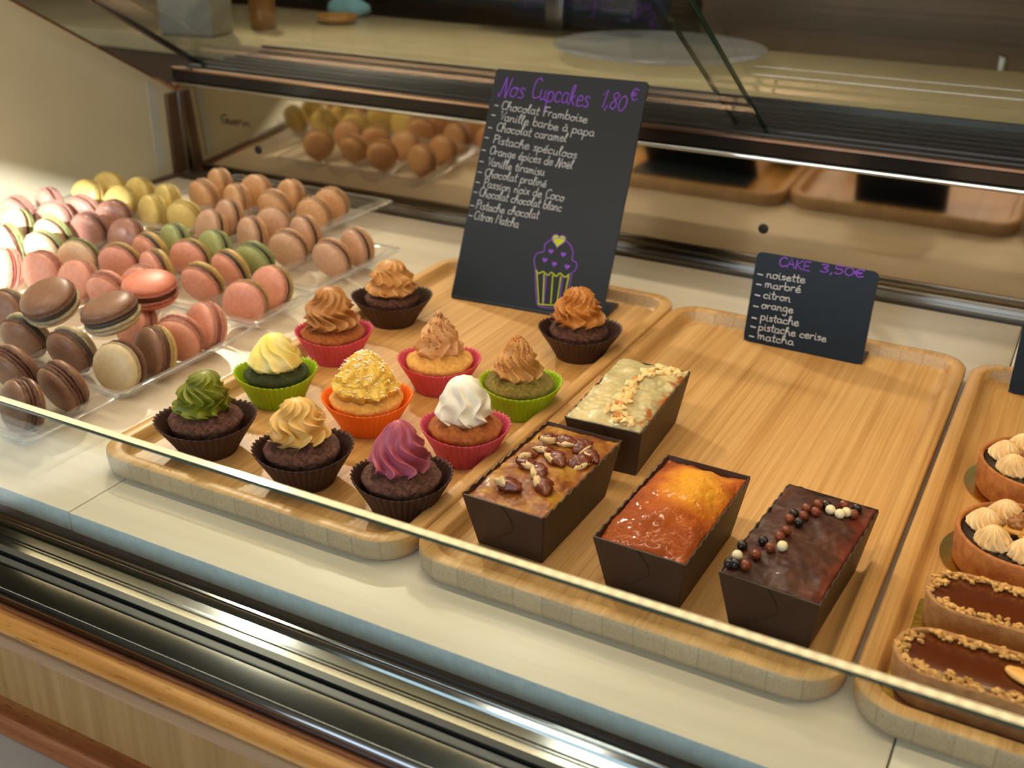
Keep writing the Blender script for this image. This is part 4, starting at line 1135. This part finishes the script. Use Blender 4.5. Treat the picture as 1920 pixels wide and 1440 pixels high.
row('yellow', [(-1.206, 1.063), (-1.147, 1.062), (-1.090, 1.056)], 'pale yellow macaron, back row, %s', g)
g = 'shiny reddish brown macarons'
row('rose', [(-1.217, .922), (-1.155, .924), (-1.083, .914), (-1.021, .914)], 'shiny reddish brown macaron, front row, %s', g)
row('rose', [(-1.212, .966), (-1.151, .968), (-1.096, .966)], 'shiny reddish brown macaron, back row, %s', g)
g = 'beige macarons with green back shells'
row('bg', [(-1.125, .831), (-1.070, .833), (-1.009, .829)], 'beige macaron with green back shell, front row, %s', g)
row('bg', [(-1.166, .876), (-1.104, .876)], 'beige macaron with green back shell, back row, %s', g)
for (x, y, k, lab, grp) in PL:
    macaron(x, y, .0278, k, lab, grp, tilt=.30 + rnd.uniform(-.05, .07), yaw=rnd.uniform(-.10, .06), roll=rnd.uniform(0, 6))
g = 'macarons lying flat on top of the others'
macaron(-.8486, .6660, .0640, K['cc'], 'cocoa macaron with a cream lower shell lying tilted on top, leftmost of the flat ones', g, rot=(.42, .02, 0), s=1.12)
macaron(-.7800, .6760, .0625, K['cc'], 'cocoa macaron with a cream lower shell lying flat on top beside the salmon one', g, rot=(.16, -.20, .2), s=1.12)
macaron(-.7962, .7420, .0620, K['salmon'], 'salmon pink macaron lying flat on top of the pile', g, rot=(.10, .05, 0), s=1.12)


# ================================================================== CLEAR BLISTERS
def blister(x0, x1, y0, y1, cols, label, z=.024, r=.0272):
    t = thing('macaron_blister', label, 'plastic tray', ((x0 + x1) / 2, (y0 + y1) / 2, 0), 0, 'clear blister trays')
    ox, oy = (x0 + x1) / 2, (y0 + y1) / 2
    bm = bmesh.new(); nx = 90; ny = 40; V = []
    for j in range(ny + 1):
        row_ = []
        y = y0 + (y1 - y0) * j / ny; e = min(y - y0, y1 - y)
        for i in range(nx + 1):
            x = x0 + (x1 - x0) * i / nx; h = z
            for c in cols:
                d = abs(x - c)
                if d < r: h = min(h, .0272 - math.sqrt(r * r - d * d) * .98)
            k = min(max((e - .006) / .010, 0), 1); k = k * k * (3 - 2 * k); h = z + (max(h, .0012) - z) * k
            row_.append(bm.verts.new((x - ox, y - oy, h)))
        V.append(row_)
    for j in range(ny):
        for i in range(nx): bm.faces.new((V[j][i], V[j][i + 1], V[j + 1][i + 1], V[j + 1][i]))
    finish('tray_sheet', bm, MT['plastic'], t)
    bm = bmesh.new()
    def RR(ins, zz): return [(a - ox, b_ - oy, zz) for a, b_ in rrect(x0 + ins, x1 - ins, y0 + ins, y1 - ins, .010, 6)]
    rings(bm, [RR(-.004, z - .0022), RR(-.0042, z + .0004), RR(-.001, z + .0010), RR(.002, z + .0003)], cap0=False, cap1=False)
    finish('tray_rim', bm, MT['plastic_rim'], t)
    return t


blister(-1.118, -.842, 1.081, 1.236, [-1.075, -1.014, -.955, -.888], 'clear blister tray at the back holding the orange macarons')
blister(-.990, -.722, .908, 1.072, [-.958, -.897, -.831, -.760], 'clear blister tray holding the pinkish beige and green macarons', z=.022)
blister(-.990, -.716, .802, .898, [-.957, -.902, -.834, -.755], 'clear blister tray holding the pink and yellow macarons', z=.021)
blister(-.985, -.712, .615, .794, [-.950, -.880, -.810, -.744], 'clear blister tray holding pink and cocoa macarons', z=.020)
blister(-.985, -.712, .515, .610, [-.950, -.880, -.820, -.756], 'clear blister tray nearest the glass with cocoa macarons', z=.020)
blister(-1.245, -.998, 1.000, 1.077, [-1.205, -1.143, -1.085, -1.023], 'clear blister tray at the far left holding yellow macarons', z=.021)
blister(-1.245, -.996, .812, .992, [-1.213, -1.152, -1.085, -1.022], 'clear blister tray at the far left with reddish and green macarons', z=.021)

# ================================================================== BEHIND THE CASE
bm = bmesh.new(); box(bm, -3.0, 2.0, 1.4925, 1.925, .135, .1645, .003); o = finish('worktop', bm, MT['counter'], ang=40); tag(o, 'long beige worktop running behind the display case', 'worktop')
bm = bmesh.new(); box(bm, -3.0, 2.0, 1.52, 1.90, -.95, .135); o = finish('base_cabinet', bm, MT['brown_cab'], smooth=False); tag(o, 'brown base cabinet under the beige worktop', 'cabinet')
for i, (x0, x1, lab) in enumerate([(-.70, .45, 'tall dark brown cupboard behind the worktop at the right')]):
    c = thing('tall_cupboard', lab, 'cupboard', ((x0 + x1) / 2, 2.10, -.95))
    bm = bmesh.new(); box(bm, x0 - (x0 + x1) / 2, x1 - (x0 + x1) / 2, -.02, .35, 0, 1.9, .002); finish('carcass', bm, MT['brown_cab'], c, ang=40)
    for k in (0, 1):
        w = (x1 - x0) / 2; bm = bmesh.new(); box(bm, (k - 1) * w + .002, k * w - .002, -.04, -.0205, .05, 1.86, .002); d = finish('door', bm, MT['brown_cab'], c, ang=40)
        bm = bmesh.new(); box(bm, (-.05 if k == 0 else .035), (-.035 if k == 0 else .05), -.062, -.041, .95, 1.12, .003); finish('handle', bm, MT['steel_dull'], d)
GREY = M('grey_enamel', hx('#5d5850'), hx('#67625a'), 5, rough=.4)
ap = thing('appliance', 'dark grey low appliance standing at the back of the worktop', 'appliance', (-1.17, 2.14, .165))
bm = bmesh.new(); box(bm, -.34, .34, -.07, .10, .012, .16, .01); finish('body', bm, GREY, ap, ang=40)
for dx in (-.3, .3):
    bm = bmesh.new(); box(bm, dx - .02, dx + .02, -.05, .06, 0, .0125, .002); finish('foot', bm, MT['black'], ap)
bm = bmesh.new(); box(bm, -.33, .33, -.074, -.0695, .016, .03, .001); finish('trim_strip', bm, MT['black'], ap)
tl = bmesh.new()
rings(tl, [[(.045 * math.cos(a) * s * (1 + .25 * math.sin(3 * a)), .035 * math.sin(a) * s * (1 + .2 * math.cos(2 * a)), zz + .004 * math.sin(5 * a) * s) for a in [2 * PI * i / 40 for i in range(40)]] for s, zz in ((.75, 0), (1.0, .006), (.95, .018), (.6, .030), (.2, .036))])
o = finish('cloth', tl, M('teal_cloth', hx('#7fb4bd'), hx('#8fc2c9'), 40, rough=.9)); o.location = (-1.385, 1.895, .1652); tag(o, 'pale teal crumpled cloth on the worktop before the grey appliance', 'cloth')
bm = bmesh.new(); box(bm, -.055, .055, -.035, .035, 0, .19, .006); o = finish('paper_stack', bm, M('white_card', hx('#a3a29c'), hx('#adaca6'), 9, rough=.8), ang=40); o.location = (-1.455, 1.545, .1652); o.rotation_euler = (0, 0, .15); tag(o, 'white card box standing upright at the left end of the worktop', 'box')
bd = bmesh.new(); lathe(bd, [(.022, 0), (.024, .004), (.024, .10), (.016, .125), (.009, .14), (.009, .165)], 32); o = finish('bottle', bd, M('amber_glass', hx('#8a5a22'), rough=.12, coat=.4)); o.location = (-1.40, 1.66, .1652); tag(o, 'amber bottle standing behind the white card box', 'bottle')
bd = bmesh.new(); lathe(bd, [(.018, 0), (.034, .004), (.040, .014), (.0385, .014), (.032, .006), (.016, .003)], 40, cap1=False); o = finish('small_dish', bd, M('caramel_dish', hx('#b9833e'), rough=.3)); o.location = (-1.335, 1.80, .1652); tag(o, 'small amber dish on the worktop in front of the teal cloth', 'dish')
pt = bmesh.new(); lathe(pt, [(.085, 0), (.09, .003), (.168, .016), (.172, .018), (.170, .0205), (.164, .0185), (.088, .006)], 72, cap0=True); o = finish('glass_platter', pt, clear_mat('platter_glass', (.93, .94, .95, 1), 1.5, .05, 1.6, .12, (.8, .85, .9, 1))); o.location = (-.600, 2.02, .165); o.location = (-.655, 1.740, .1652); tag(o, 'large round clear glass platter lying on the worktop', 'platter')
bm = bmesh.new(); box(bm, -.13, .13, -.08, .08, 0, .012, .006); o = finish('tablet', bm, MT['black_gloss'], ang=40); o.location = (-.93, 1.935, .255); o.rotation_euler = (.1, 0, -.1)
st = bmesh.new(); box(st, -.02, .02, -.02, .02, -.088, -.001, .003); o2_ = finish('stand', st, MT['steel_dull'], o); o2_.rotation_euler = (-.1, 0, 0)
tag(o, 'black tablet on a short stand behind the worktop', 'tablet')
